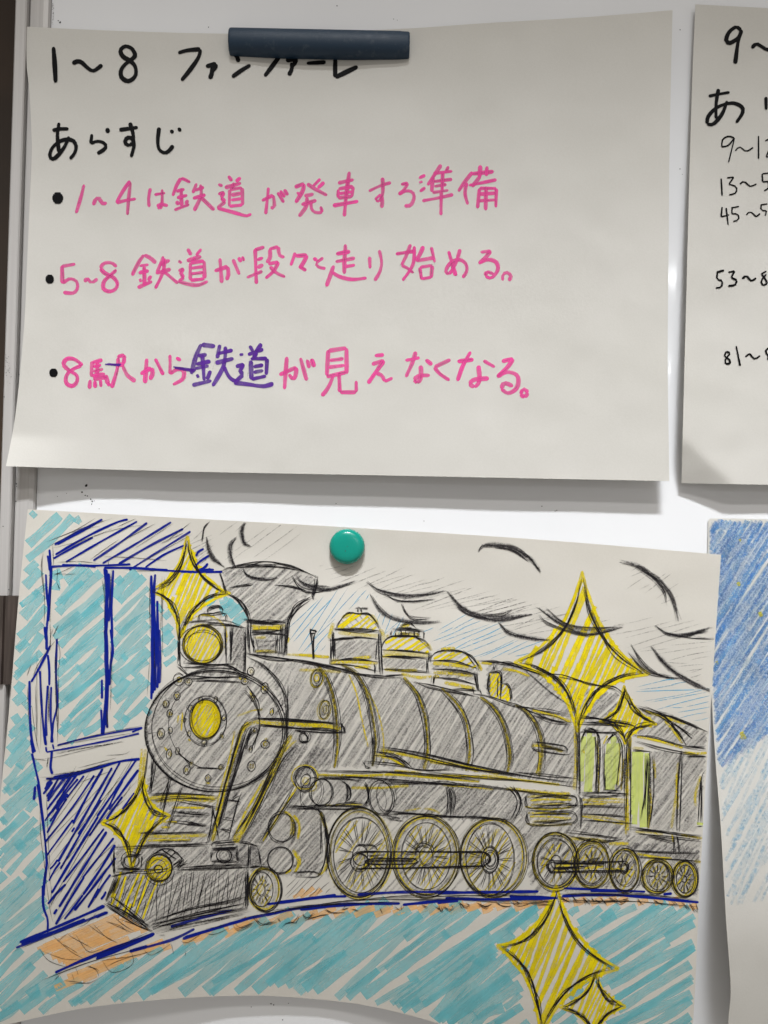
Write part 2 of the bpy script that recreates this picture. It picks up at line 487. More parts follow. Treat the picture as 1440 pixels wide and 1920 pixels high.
# ink name -> (material, height of the layer above the paper)
def reg_mat(name, h, *a, **k): MATS[name] = (ink_mat(name, *a, **k), h * 1e-4)
MATS = {}
reg_mat("black_marker", 2.6, srgb(13, 13, 15), 1.0, edge=0.9, rough=0.6)
reg_mat("pink_marker", 1.2, srgb(228, 72, 152), 0.92, streak=0.38, edge=0.72, colvar=0.08)
reg_mat("purple_marker", 1.8, srgb(86, 42, 142), 0.93, streak=0.25, edge=0.85, colvar=0.15)
reg_mat("navy_pen", 2.4, srgb(12, 30, 128), 1.0, edge=0.8, rough=0.35)
reg_mat("teal_marker", 0.6, srgb(112, 194, 203), 0.56, streak=0.3, edge=0.9, colvar=0.1)
reg_mat("green_marker", 0.6, srgb(200, 212, 116), 0.74, streak=0.15, edge=0.95, colvar=0.08)
reg_mat("orange_marker", 0.6, srgb(240, 188, 122), 0.66, streak=0.4, edge=0.9, colvar=0.1)
reg_mat("cyan_pen", 1.0, srgb(70, 165, 205), 0.85, lo=0.2, hi=0.5, scale=700, edge=0.4)
reg_mat("yellow_crayon", 1.9, srgb(214, 194, 16), 0.88, lo=0.12, hi=0.42, scale=650, edge=0.7, colvar=0.1)
reg_mat("yellow_edge", 2.15, srgb(204, 184, 24), 0.72, lo=0.2, hi=0.52, scale=750, edge=0.45)
reg_mat("grey_pencil", 1.3, srgb(76, 73, 75), 0.34, lo=0.22, hi=0.66, scale=1000, edge=0.2)
reg_mat("grey_wash", 1.1, srgb(104, 101, 103), 0.38, lo=0.15, hi=0.8, scale=1000, edge=0.6)
reg_mat("faint_pencil", 1.2, srgb(90, 86, 86), 0.55, lo=0.32, hi=0.6, scale=700, edge=0.2)
reg_mat("soft_pencil", 2.8, srgb(44, 42, 44), 0.66, lo=0.26, hi=0.56, scale=800, edge=0.15)
reg_mat("smoke_pencil", 2.7, srgb(72, 69, 71), 0.75, lo=0.2, hi=0.66, scale=800, edge=0.35)
reg_mat("line_pencil", 3.1, srgb(26, 24, 27), 0.97, lo=0.08, hi=0.38, scale=800, edge=0.35)
reg_mat("blue_crayon", 1.0, srgb(80, 138, 202), 0.42, lo=0.26, hi=0.6, scale=1000, edge=0.5, colvar=0.2)
reg_mat("sky_crayon", 0.7, srgb(118, 170, 214), 0.52, lo=0.22, hi=0.6, scale=1000, edge=0.5, colvar=0.2)
reg_mat("deep_crayon", 1.4, srgb(38, 88, 172), 0.36, lo=0.38, hi=0.62, scale=900, edge=0.3)
reg_mat("pale_crayon", 0.8, srgb(158, 194, 216), 0.42, lo=0.3, hi=0.62, scale=450, edge=0.3)
reg_mat("gold_dot", 1.9, srgb(190, 180, 40), 0.95, lo=0.25, hi=0.42, scale=700, edge=0.6)

# zoom frames the outlines were read in: origin and scale to photo pixels
q = 0.25; q3 = 1 / 3
REG = {'1': (0, 0, .5), '2': (60, 300, 500 / 1440), '3': (480, 290, 520 / 1440), '4': (60, 620, 500 / 1440), '5': (500, 620, 520 / 1440), '6': (1230, 0, .375),
       'A': (0, 940, q), 'B': (320, 940, q), 'C': (640, 940, q), 'D': (960, 940, q3), 'E': (0, 1180, q), 'F': (260, 1120, q), 'G': (560, 1120, q), 'H': (880, 1120, q),
       'I': (260, 1340, q), 'J': (540, 1380, q), 'K': (800, 1340, q), 'L': (1060, 1280, 380 / 1440), 'M': (0, 1420, q), 'N': (180, 1540, q), 'O': (500, 1480, q),
       'P': (820, 1480, q), 'Q': (960, 1500, q3), 'R': (880, 1640, 560 / 1440), 'S': (0, 1660, q3), 'T': (440, 1660, q3), 'px': (0, 0, 1)}
def pl(reg, txt):
    ox, oy, s = REG[reg]
    return [(ox + float(a) * s, oy + float(b) * s) for a, b in (z.split(',') for z in txt.split())]
def lerp(a, b, t): return a + (b - a) * t
def sstep(x): x = max(0, min(1, x)); return x * x * (3 - 2 * x)

PAPER = paper_mat("drawing_paper", (0.70, 0.685, 0.65, 1))
PAPER2 = paper_mat("cream_paper", (0.69, 0.662, 0.61, 1))

# sheet with the pink writing
def lift1(u, v):
    g = math.exp(-((u - 0.45) / 0.2) ** 2 - (v / 0.18) ** 2)           # pinned under the bar magnet
    h = 0.0060 + 0.0068 * sstep(v * 1.1) + 0.0025 * u + 0.002 * max(0, 0.3 - u) * v
    h += 0.004 * max(0, u - 0.6) * (1 - v)
    curl = 0.006 * max(0, (v - 0.93) / 0.07) * max(0, 1 - u / 0.12)     # turned-up lower corner
    return h * (1 - 0.96 * g) + curl
S1 = Sheet([(50, 50), (200, 57), (420, 63), (600, 60), (770, 53), (900, 44), (1100, 32), (1261, 19)],
           [(11, 874), (300, 883), (650, 890), (950, 896), (1255, 902)],
           [(50, 50), (50, 120), (55, 171), (59, 255), (59, 300), (54, 419), (50, 510), (46, 600), (38, 693), (30, 770), (20, 830), (11, 874)],
           [(1261, 19), (1258, 150), (1255, 300), (1253.5, 487), (1252, 675), (1255, 902)],
           lift1, PAPER, "paper with large pink handwritten lines, pinned by the navy bar magnet", seed=1)

def lift2(u, v):
    x, y = u * 722, v * 895                                              # creased lower corner
    e = (y - 812) - x * 0.86
    return 0.002 + 0.002 * (1 - u) + 0.010 * sstep(v) - 0.00010 * max(0, e)
S2 = Sheet([(1304, 8), (1500, 18), (1800, 30), (2000, 36)], [(1278, 906), (1600, 912), (2000, 922)],
           [(1304, 8), (1298, 150), (1292, 350), (1287, 550), (1282, 740), (1278, 906)], [(2000, 36), (1995, 500), (2000, 922)],
           lift2, PAPER, "paper with small black number ranges, hung beside the pink handwriting", seed=2, nu=90, nv=90)

def lift3(u, v):
    g = math.exp(-((u - 0.46) / 0.22) ** 2 - ((v - 0.06) / 0.16) ** 2)
    side = 0.0105 * max(0, 1 - u / 0.35) + 0.007 * u
    low = (0.020 * max(0, 1 - u / 0.48) ** 1.3 + 0.034 * max(0, (u - 0.48) / 0.52) ** 1.3 + 0.003) * v ** 1.6
    return (0.004 + side + low) * (1 - 0.95 * g)
S3 = Sheet([(52, 955), (320, 970), (640, 988), (1000, 1011), (1352, 1040)],
           [(-48, 1936), (27, 1918), (160, 1890), (320, 1873), (460, 1867), (563, 1871), (673, 1883), (773, 1905), (900, 1942), (1080, 1985), (1292, 2030)],
           [(52, 955), (35, 1120), (20, 1300), (2, 1480), (-18, 1690), (-48, 1936)],
           [(1352, 1040), (1341, 1200), (1331, 1350), (1320, 1520), (1310, 1700), (1303, 1860), (1292, 2030)],
           lift3, PAPER2, "large sheet with a drawing of a steam train, pinned by the green magnet", seed=3, nu=170, nv=130, wr=0.0008)

def lift4(u, v): return 0.0012 + 0.0004 * u + 0.030 * sstep((v - 0.26) * 1.9) * (1 - 0.6 * u)
S4 = Sheet([(1328, 976), (1345, 972), (1500, 975), (1800, 982), (2010, 988)], [(1362, 2010), (1700, 2016), (2040, 2024)],
           [(1328, 976), (1327, 1060), (1330, 1200), (1335, 1320), (1342, 1430), (1352, 1560), (1361, 1720), (1370, 1850), (1366, 1910), (1362, 2010)], [(2010, 988), (2020, 1500), (2040, 2024)],
           lift4, PAPER, "sheet coloured with blue crayon sky, partly behind the train drawing", seed=4, nu=100, nv=130)

# ------------------------------------------------------------------ writing
def line(sheet, name, mat, width, items, label=None, under=False):
    k = Ink(sheet, name, label)
    for reg, txt in items:
        k.t(mat, width, reg, txt)
        if under: k.t("faint_pencil", 1.6, reg, txt, 1, 1.3)
    return k

ln = line(S1, "handwritten_line", "black_marker", 8.0, [('1',
 "201,176 206,245 209,311;272,240 288,231 306,234 330,256 352,266 384,243;510,212 496,184 470,174 452,190 462,213 490,230 508,252 508,285 482,305 456,290 455,262 474,238 496,222 512,205")], "black handwritten bar numbers"); ln.build()
ln = line(S1, "handwritten_word", "black_marker", 8.0, [('1',
 "668,200 700,190 752,185 745,215 715,260 680,303;772,250 812,240 803,258 790,270;795,252 795,275 786,297;878,200 890,216 895,234;870,290 905,265 940,244;1060,185 1048,212 1020,250 992,287;"
 "1072,228 1112,220 1104,240 1090,252;1092,235 1095,258 1082,284;1150,238 1222,234;1258,200 1257,250 1257,291;1257,291 1300,270 1342,250")], "black handwritten title word under the bar magnet"); ln.build()
ln = line(S1, "handwritten_line", "black_marker", 7.0, [('1',
 "197,490 225,484 258,484;222,460 216,510 222,572;260,512 240,555 205,595 188,588 196,556 230,528 270,526 286,548 280,575 262,597;403,480 405,500;345,503 341,540;341,540 365,530 392,538 396,556 365,577;"
 "447,488 518,478;487,460 499,500 500,530 486,546 470,538 474,520 494,518 503,545 492,590;597,478 592,530 598,562 620,574 638,562 650,545;640,488 650,500;668,480 679,493")], "black handwritten heading of four characters"); ln.build()

def bullet(cx, cy, r):
    k = Ink(S1, "bullet_dot"); k.blob("black_marker", cx, cy, r); k.build()
bullet(108.5, 371.5, 10.5); bullet(93.5, 523.5, 8.2); bullet(100.5, 699, 8.0)

ln = line(S1, "handwritten_line", "pink_marker", 7.6, [('2',
 "282,132 262,210 238,288;330,245 345,212 362,208 382,236 405,230;530,112 490,170 455,232;455,232 510,218 562,210;532,120 522,210 515,298;640,152 630,205 633,255;660,188 720,178;703,158 702,235 690,265 678,255 690,238 735,248;"
 "805,98 780,140 760,195;805,98 830,108 855,122;778,170 825,158;782,205 840,190;806,152 808,250;782,220 790,245;842,215 830,240;768,270 850,240;"
 "890,125 868,180;878,165 930,147;868,208 938,188;910,132 912,195 875,275;908,198 950,238 985,272;"
 "1060,85 1080,115;1128,95 1100,118;1040,150 1130,125;1092,122 1080,152;1068,160 1065,250;1068,160 1135,150 1138,245;1075,190 1130,180;1075,217 1132,209;1065,250 1138,243;"
 "1005,130 1030,142;1005,185 1040,175 1020,205 1045,225 1000,260;1000,260 1060,275 1110,290 1160,302 1185,290"),
 ('3', "30,240 90,210 95,270 75,275;65,170 58,240 50,310;112,195 145,250;125,186 150,222;146,180 166,212;"
 "200,170 250,150 242,190 205,250;212,195 235,215;335,125 295,165;265,150 300,175 370,212;355,142 320,175;250,215 300,205;235,260 315,237;265,220 260,270 222,322;285,240 288,280 308,300 345,300 335,268;"
 "485,88 470,200 458,322;425,148 508,130;428,180 425,225;428,178 505,165 498,220;430,203 500,193;425,225 500,217;398,265 532,242;"
 "585,190 650,160 702,145;657,118 658,200 640,245 622,238 628,215 652,212 656,240 652,278;752,155 790,148;790,148 770,180 740,207;740,207 780,188 815,198 820,230 800,265 770,264;"
 "845,122 880,106;846,145 866,140;850,192 880,170;962,52 930,100 890,160;1000,60 985,90;920,98 1020,86;918,112 912,195;920,140 1020,128;925,165 990,155;915,197 1000,185;970,88 966,190;862,240 940,226 1025,207;962,190 960,315;"
 "1125,90 1085,140 1050,192;1095,145 1085,200 1100,260;1165,55 1160,120;1200,60 1195,112;1120,100 1235,88;1105,160 1250,130;1165,112 1120,168;1160,175 1150,280;1160,175 1248,175 1245,275;1160,205 1245,200;1155,240 1245,235;1195,165 1192,290")],
 "upper pink handwritten line", True); ln.build()
ln = line(S1, "handwritten_line", "pink_marker", 7.8, [('2',
 "162,570 165,668;160,575 235,562;165,665 205,642 240,655 246,690 225,718 168,715;283,660 298,636 322,662 355,640;458,578 430,556 390,558 368,585 395,612 440,635 462,668 448,700 412,710 385,692 390,655 425,622 457,592;"
 "605,512 575,555 540,625;605,512 640,530 670,558;580,572 630,565;575,610 632,598;606,572 608,680;582,640 590,660;645,625 625,652;570,690 650,655;710,520 675,610;688,565 745,541;668,612 750,590;714,530 708,605 665,695;712,602 790,667;"
 "840,478 860,515;915,480 885,517;835,545 915,520;882,522 866,550;855,555 855,650;855,555 930,545 932,640;860,585 925,575;860,615 925,607;855,650 932,642;790,545 810,556;790,600 820,585 804,615 822,635 790,655;790,655 850,672 900,675 950,655;"
 "985,600 1058,575 1060,630 1045,645;1015,530 1025,665;1085,535 1120,620;1115,525 1130,552;1135,520 1146,546;"
 "1200,487 1255,470;1205,480 1208,570 1212,670;1215,540 1248,528;1216,582 1250,565;1160,635 1245,600;1285,480 1285,530 1265,555;1280,482 1330,468 1337,515 1365,525;1275,562 1332,550 1305,600 1260,640;1285,575 1320,610 1368,632"),
 ('3', "205,508 180,577;205,526 266,522;266,522 250,555 228,590;222,578 262,603;298,535 318,552;350,535 315,562 322,582 362,592;465,465 460,540 458,620;415,516 490,503;412,556 515,537;460,582 515,573;404,575 385,630 365,685;395,608 430,632 500,648 575,640;"
 "590,530 592,592;640,495 652,560 642,610 615,655;725,516 830,500;803,465 780,525 755,575;755,575 790,592 818,615;822,475 815,570 760,655;870,475 850,520 830,552;830,552 925,535;910,480 928,560;850,585 860,650;850,585 915,575 910,640;860,645 912,636;"
 "1000,500 1022,580 1038,630;1060,490 1035,570 1002,622 985,606 1005,568 1050,545 1088,565 1094,605 1072,640;1165,507 1220,500;1220,500 1190,535 1155,565;1155,565 1205,545 1248,560 1255,600 1222,640 1190,630 1196,606 1235,620;1281,655 1282,622 1304,612 1324,630 1312,656")],
 "middle pink handwritten line", True); ln.build()
ln = line(S1, "handwritten_line", "pink_marker", 8.6, [('4',
 "275,188 230,155 190,152 170,182 200,214 242,242 242,278 215,300 184,280 190,236 225,206 268,188;325,165 320,250;325,172 382,158;330,195 375,185;330,220 385,208;355,165 352,250;325,245 395,235;398,238 412,292;315,265 310,315;340,270 341,310;370,262 373,305;330,262 402,252;405,292 425,290;"
 "460,142 500,130 495,180;465,186 500,180;466,145 460,210 430,310;490,190 515,240 560,275;585,235 645,200 652,232 635,265;620,150 610,285;665,150 710,240;778,145 805,162;745,130 746,180 745,235;745,235 785,208 818,216 815,260 760,292")], "start of the lower pink handwritten line", True); ln.build()
ln = line(S1, "handwritten_line", "pink_marker", 8.6, [('5', "65,230 155,190;155,190 150,235 135,255 115,225;105,135 92,305;175,140 208,260;210,150 222,195;232,145 248,190;320,100 312,235;320,105 415,90 415,225;325,155 400,145;320,190 405,180;310,240 415,215;350,225 320,295 285,340;375,215 380,320;380,320 465,320;465,320 465,260;"
 "560,130 610,125;545,175 610,155;610,155 560,225 525,275;570,220 600,235 612,265 655,245;720,155 795,140;775,108 755,170 722,242;825,150 860,178;800,180 800,248 782,272 764,256 790,235 848,232;955,150 870,190;870,190 900,225 950,258;"
 "990,160 1075,150;1060,108 1020,180 990,262;1125,155 1185,190;1100,180 1104,262 1078,295 1050,276 1080,254 1155,248;1220,160 1280,145;1280,145 1250,190 1195,240;1195,240 1250,215 1302,235 1300,295 1255,325 1217,302 1235,272 1280,290;1316,322 1337,304 1358,322 1340,348 1316,330 1330,306")],
 "end of the lower pink handwritten line", True); ln.build()
ln = line(S1, "handwritten_word", "purple_marker", 8.0, [('4',
 "915,72 885,140 860,235;915,75 990,85;895,135 945,130;885,182 965,165;920,130 925,200 930,270;890,235 900,255;965,215 945,265;865,295 970,270;880,205 955,190;1015,75 1000,150;1000,125 1085,105;990,175 1090,150;1045,85 1035,190 975,300;1035,190 1065,250 1100,275;"
 "1175,80 1195,115;1240,70 1205,120;1165,130 1250,100;1215,115 1195,150;1182,160 1185,265;1180,152 1270,150 1265,240;1195,195 1250,185;1195,225 1250,215;1185,262 1265,245;1120,130 1142,128;1100,195 1145,180 1125,218 1137,240 1090,280;1090,280 1170,290 1250,300 1305,285")], "purple word overwritten in the lower pink line")
ln.t("faint_pencil", 1.4, '4', "1000,110 960,260;1170,150 1160,260;900,90 870,180;880,160 960,230", 1, 1); ln.build()
for txt in ("395,182 475,186;410,180 480,182", "765,198 885,213;770,203 880,218"):
    ln = Ink(S1, "strike_mark"); ln.t("purple_marker", 3.0, '4', txt, 2, .8); ln.build()

ln = line(S2, "handwritten_line", "black_marker", 7.0, [('6', "425,155 402,135 366,160 350,200 368,216 410,190 428,150;428,150 410,210 395,320;478,242 500,220 530,235 560,250 590,230")], "thick black title on the number sheet"); ln.build()
ln = line(S2, "handwritten_line", "black_marker", 6.4, [('6', "262,482 310,472 368,462;312,445 300,520 300,595;355,505 330,570 285,622 254,620 262,580 310,535 380,516 428,535 432,565 400,615;549,485 550,550")], "thick black heading on the number sheet"); ln.build()
for txt, wd in [("390,690 360,682 332,700 328,735 360,728 392,690;392,690 375,760 362,812;395,755 418,735 450,757 485,738;512,680 512,795;545,706 565,695 575,720 550,785 580,785", 2.1),
                ("325,893 330,980;355,890 388,886 364,922;364,922 400,935 398,965 365,975;418,922 440,908 470,932 502,920;530,870 532,910 560,908 564,938 540,955;530,870 565,865", 2.3),
                ("330,1035 325,1085 365,1075;350,1040 360,1125;380,1040 378,1070 408,1072 412,1098 385,1108;375,1040 415,1033;450,1075 472,1060 500,1085 520,1068;525,1025 525,1050 552,1055 545,1080;522,1025 556,1020", 2.3),
                ("308,1355 305,1395 330,1405 325,1435 298,1440;305,1362 340,1352;360,1362 392,1356 375,1388;375,1388 403,1402 395,1425 360,1430;430,1395 452,1380 475,1405 500,1390;552,1356 526,1370 545,1395 556,1418 534,1428 525,1405 552,1370", 2.9),
                ("370,1765 350,1758 342,1782 366,1798 370,1818 348,1820 345,1800 370,1768;400,1730 420,1830;445,1785 468,1768 492,1795 520,1778;562,1740 546,1758 562,1782 556,1800", 2.8)]:
    ln = line(S2, "handwritten_line", "black_marker", wd * 1.3, [('6', txt)]); ln.build()

# ------------------------------------------------------------------ blue crayon sheet
k = Ink(S4, "crayon_sky")
top = pl('px', "1328,978 1500,976 1500,1330 1440,1375 1400,1405 1352,1440 1342,1420 1337,1330 1331,1200 1328,1080")
k.hatch("sky_crayon", 9, top, 56, 6.5, 4, .3)
k.hatch("blue_crayon", 7, top, 57, 6.5, 5, .6, skip=.08, angj=5)
k.hatch("blue_crayon", 6, pl('px', "1328,980 1440,978 1440,1000 1370,1060 1352,1240 1340,1380 1330,1200"), 66, 7, 4, .5)
k.hatch("deep_crayon", 5, pl('px', "1440,1180 1440,1380 1360,1435 1350,1420 1390,1330"), 52, 8, 6, .6, skip=.15)
k.hatch("deep_crayon", 4, pl('px', "1332,990 1440,985 1440,1200 1340,1350"), 57, 26, 10, .6, skip=.3)
k.hatch("pale_crayon", 5, top, 57, 24, 8, .5)
k.build()
k = Ink(S4, "crayon_haze")
k.hatch("pale_crayon", 8, pl('px', "1352,1440 1440,1375 1500,1340 1500,1640 1440,1680 1375,1700 1358,1600"), 62, 7, 12, .5, skip=.1, angj=6)
k.hatch("pale_crayon", 3, pl('px', "1356,1460 1440,1400 1440,1640 1375,1690"), 68, 16, 14, .6, skip=.35, angj=8, style='taper')
k.build()
for x, y, r in [(1387, 1014, 2.5), (1384, 1095, 4), (1426, 1152, 5), (1345, 1243, 3), (1392, 1379, 6.5)]:
    k = Ink(S4, "crayon_star_dot"); k.hatch("gold_dot", 2.6, [(x - r, y - r * .8), (x + r * .4, y - r * 1.2), (x + r, y + r * .9), (x - r * .3, y + r)], 20, 2.2, .8); k.build()
# ------------------------------------------------------------------ the train drawing
LP = "line_pencil"; SP = "soft_pencil"; GP = "grey_pencil"; GW = "grey_wash"; YC = "yellow_crayon"; YE = "yellow_edge"; NV = "navy_pen"
def shade(k, poly, ang=52, dens=6.0, wash=True, wd=5.0, jit=2.5):
    if wash: k.hatch(GW, 8, poly, ang, 7.0, 1.5, .2)
    k.hatch(GP, wd, poly, ang, dens, jit, .35, angj=3, skip=.05)

# --- teal marker ground
k = Ink(S3, "marker_background", "teal marker hatching round the train")
LEFT = pl('px', "54,965 165,968 118,1003 84,1030 78,1048 76,1200 52,1280 52,1300 60,1400 64,1440 72,1462 76,1560 84,1660 82,1730 28,1772 40,1790 60,1790 62,1815 -40,1925 -30,1690 -8,1480 8,1300 24,1120 42,965")
k.hatch("teal_marker", 16.5, LEFT, 44, 18.5, 9, .3, skip=.03, angj=4, bow=2, wj=.3)
k.hatch("teal_marker", 12, LEFT, 41, 80, 12, .8, skip=.2, angj=4)
for P in ("106,1072 190,1066 193,1190 188,1372 150,1382 110,1388 108,1240", "214,1082 256,1076 280,1094 278,1340 215,1366 209,1240", "303,1128 322,1150 330,1185 332,1250 308,1262 302,1200", "376,1130 400,1118 424,1114 446,1136 456,1158 446,1166 430,1160 410,1140", "400,1076 414,1084 412,1090 394,1082"):
    k.hatch("teal_marker", 16, pl('px', P), 42, 17.5, 5, .25, skip=.03, angj=4, bow=2, wj=.3)
k.hatch("teal_marker", 10, pl('px', "110,1100 188,1080 188,1360 112,1380"), 40, 46, 8, .5)
LOWER = pl('px', "-30,1920 30,1860 68,1826 100,1850 150,1842 200,1822 270,1792 340,1766 440,1738 560,1718 700,1710 850,1704 1020,1704 985,1745 935,1768 924,1786 955,1812 978,1855 1004,1912 1000,1950 880,1928 780,1900 670,1872 560,1860 470,1856 330,1862 170,1880 20,1906")
k.hatch("teal_marker", 18, LOWER, 37, 19, 10, .35, skip=.02, angj=4, bow=2.5, wj=.3)
k.hatch("teal_marker", 13, LOWER, 34, 60, 16, .8, skip=.15, angj=4)
k.hatch("teal_marker", 14, LOWER, 40, 90, 20, .8, skip=.3, angj=4)
RIGHT = pl('px', "1062,1706 1140,1700 1240,1700 1302,1716 1298,1900 1290,1950 1130,1950 1160,1900 1172,1880 1130,1852 1112,1840 1160,1818 1130,1800 1096,1770")
k.hatch("teal_marker", 16, RIGHT, 33, 20, 7, .25, skip=.02, angj=3.5, bow=2, wj=.3)
k.hatch("teal_marker", 12, RIGHT, 31, 52, 12, .6, skip=.15)
k.hatch("teal_marker", 12, pl('px', "1060,1870 1090,1838 1108,1832 1100,1850 1080,1875"), 35, 13, 2)
k.hatch("teal_marker", 12, pl('px', "1040,1905 1075,1895 1090,1925 1030,1930"), 35, 14, 2)
k.build()

# --- building behind the train
k = Ink(S3, "drawn_building", "navy outlined platform building")
k.t(NV, 4.6, 'A', "410,325 590,225 770,135;415,400 640,270 870,160 960,135;400,430 560,340 700,270;495,455 760,300 1030,150;700,445 900,310 1105,160;770,465 1000,330 1285,155;890,470 1130,330 1375,205;970,515 1150,400 1430,225;1090,495 1230,400 1380,330;"
 "430,322 600,232 760,140;385,490 600,480 720,490;465,475 700,482 980,472;780,498 1000,500 1260,515;960,495 1200,515 1400,528;"
 "372,360 380,500 375,640 355,900 345,1030;358,405 375,520;345,545 352,700 365,800;335,940 345,1035;385,480 380,640 362,900")
k.t(NV, 5.2, 'A', "785,500 800,700 790,900 800,1040;800,510 805,760 795,1000;815,540 825,760 815,900;850,515 838,760 842,1035;1135,555 1140,800 1145,1040;1165,545 1155,700 1165,1000;1180,745 1185,1035;1150,690 1160,900 1170,1040")
k.t(NV, 4.6, 'B', "0,522 200,530 390,528;250,355 205,380 190,412;290,405 220,450 190,482;280,465 250,500 210,515 325,512;300,505 220,520")
k.t(NV, 5.0, 'E', "345,0 350,60 350,155;335,0 345,80;380,120 300,280 235,395;222,385 225,600 235,800 265,920;300,310 315,600 340,860;360,190 370,300 370,420;428,70 420,300 430,560 400,700 385,850;360,420 345,650 350,800;385,430 380,640 395,850;240,930 265,1040;390,910 380,1040;330,760 345,870;235,820 250,930")
k.t(NV, 6.0, 'E', "795,0 805,250 795,500 775,790;790,0 795,250 800,430;830,0 845,150 830,270 820,420;815,300 800,600 805,740;808,250 805,500 790,720")
k.t(NV, 5.0, 'E', "765,375 765,520;785,620 770,795;760,600 765,790;1140,0 1140,300 1135,525;1165,0 1170,200 1160,460;1195,0 1200,250 1195,405;1150,0 1152,250 1148,480;1180,0 1185,300 1180,440")
k.t(NV, 4.2, 'E', "430,870 600,825 850,775 1068,735;350,920 600,875 850,825 1045,780;990,770 1068,738;395,860 405,900;345,880 350,920")
k.t(NV, 5.0, 'M', "345,160 500,150 700,90 900,30 1050,12;400,150 620,105 800,58;250,0 265,80 290,190 310,350 330,540 350,760 345,860 325,1040;265,215 255,320;385,0 380,80 395,125;280,200 305,350 325,520;345,850 330,960 330,1040")
k.t(NV, 5.0, 'S', "240,0 245,120 268,190 268,265")
PANEL = pl('px', "84,1466 170,1448 262,1424 258,1455 246,1500 200,1535 192,1545 214,1585 208,1640 196,1680 150,1708 96,1736 92,1640 88,1560")
k.hatch(NV, 4.6, PANEL, 57, 12.5, 4, .5, angj=3.5, skip=.04, style='round')
k.hatch(NV, 5.0, pl('px', "84,1466 150,1452 120,1500 92,1540"), 54, 8, 4, .2, style='round')
k.hatch(NV, 4.6, pl('px', "120,1570 200,1490 235,1460 240,1490 170,1560"), 57, 14, 6, .5, style='round')
k.hatch(LP, 1.3, PANEL, 53, 11, 8, .4, angj=6, style='taper')
k.t(LP, 1.5, 'A', "320,380 310,520 335,760 330,940;330,380 318,500 340,740;395,320 400,480;340,305 560,215 720,130;420,280 620,200 840,122;360,340 600,225 740,185;390,355 600,300 730,250 900,200 1100,170;420,450 600,445 740,465;395,560 570,490;395,550 580,545;430,510 430,600;680,435 800,350 890,290;"
 "780,420 1000,430 1250,450;765,575 780,700;1000,520 1200,525;1120,575 1125,900;1210,560 1215,1030;1225,570 1220,900;820,440 810,490;440,920 380,1030;1020,130 880,200;1170,170 900,310;1300,165 1000,350;1425,160 1250,290;1440,250 1100,430", 1, 1.2, 'taper')
k.t(SP, 3.0, 'A', "380,700 372,1030;385,500 378,800;775,520 790,800 785,1030;830,520 825,800;1130,600 1130,1030;1205,600 1205,1030;400,380 395,430;860,200 760,240 640,290 520,340;1380,240 1200,320", 1, 1, 'taper')
k.t(LP, 1.4, 'E', "440,60 370,150 280,280 240,390;400,0 380,40;285,160 280,300 275,560 285,800;240,570 265,800 300,930;265,420 280,900;305,900 315,300;210,430 215,700;435,70 452,180 440,320;435,300 440,600 425,850;230,260 200,350;425,865 700,800 1080,715;355,885 600,840 1050,770;270,970 400,965 650,905 930,840;1100,790 1200,765;800,940 930,942 980,905;580,1035 750,990 870,955;250,965 350,975;1215,100 1210,400;1220,0 1225,200;1120,200 1115,500", 1, 1.2, 'taper')
k.t(SP, 3.0, 'E', "380,0 375,150;425,80 425,400 432,800;370,430 365,700;800,600 805,740;825,100 830,300 825,600;1155,50 1160,440;360,960 355,1040;420,930 640,890 920,842", 2, 1, 'taper')
k.t(LP, 1.6, 'M', "300,150 500,130 760,50 950,0;310,250 320,400 300,420;290,380 310,600 330,800 350,1000;310,440 340,700 375,1000;345,230 360,700 380,900;330,180 400,160 800,60;850,90 600,180", 1, 1.5, 'taper')
k.t(SP, 3.2, 'M', "390,130 600,95 800,45;340,160 420,155", 2, 1.2, 'taper')
k.t(LP, 1.5, 'S', "265,0 280,120 300,205;290,0 285,120 270,120;340,0 280,120", 1, 1, 'taper')
k.build()

# --- track
k = Ink(S3, "drawn_track", "navy rails on orange sleepers")
for P in (('S', "200,340 480,240 640,170 800,250 650,330 380,455"), ('S', "400,500 560,425 750,390 960,320 1060,300 1300,225 1440,190 1440,245 1000,335 700,450 420,560 290,600"), ('T', "0,205 300,165 600,130 1000,112 1440,102 1440,140 1000,152 560,178 200,218 0,262"), ('Q', "0,560 220,560 210,600 0,590"), ('Q', "270,548 700,552 900,570 1030,590 1050,625 960,600 700,578 300,572"), ('P', "0,852 400,845 830,850 830,885 400,890 0,890")):
    k.hatch("orange_marker", 13, pl(*P), 22, 11.5, 3, .3)
for P in ("240,330 320,300 470,410 380,450", "410,280 490,240 660,325 560,370", "640,175 720,180 860,260 800,270", "405,495 540,480 550,520 410,545", "570,420 720,390 755,430 640,480", "810,355 960,325 960,350 860,390", "1020,310 1120,285 1130,300 1060,320"):
    k.hatch("orange_marker", 9, pl('S', P), 20, 8, 1.5, .1)
k.hatch("orange_marker", 9, pl('O', "170,800 270,740 400,740 440,770 300,820"), 35, 9, 2)
k.t(NV, 6.0, 'N', "0,1030 250,930 440,840;0,1010 200,945 430,850;250,975 560,890 740,805;560,790 800,720 1020,665;650,880 900,800 1130,730 1380,680;0,660 60,630;0,720 90,680")
k.t(NV, 5.6, 'O', "0,860 250,830 520,790;0,940 250,890 600,860 1000,855;680,790 1000,770 1440,770;1020,865 1440,820;100,845 380,810 600,800;250,900 600,865 800,858")
k.t(NV, 5.6, 'P', "0,775 400,770 760,765;60,815 400,825 870,815;540,800 900,815;0,850 160,835")
k.t(NV, 5.0, 'Q', "0,545 240,550;290,495 750,515;280,540 600,535 1050,575;440,510 700,512;900,525 850,530;700,540 1000,570")
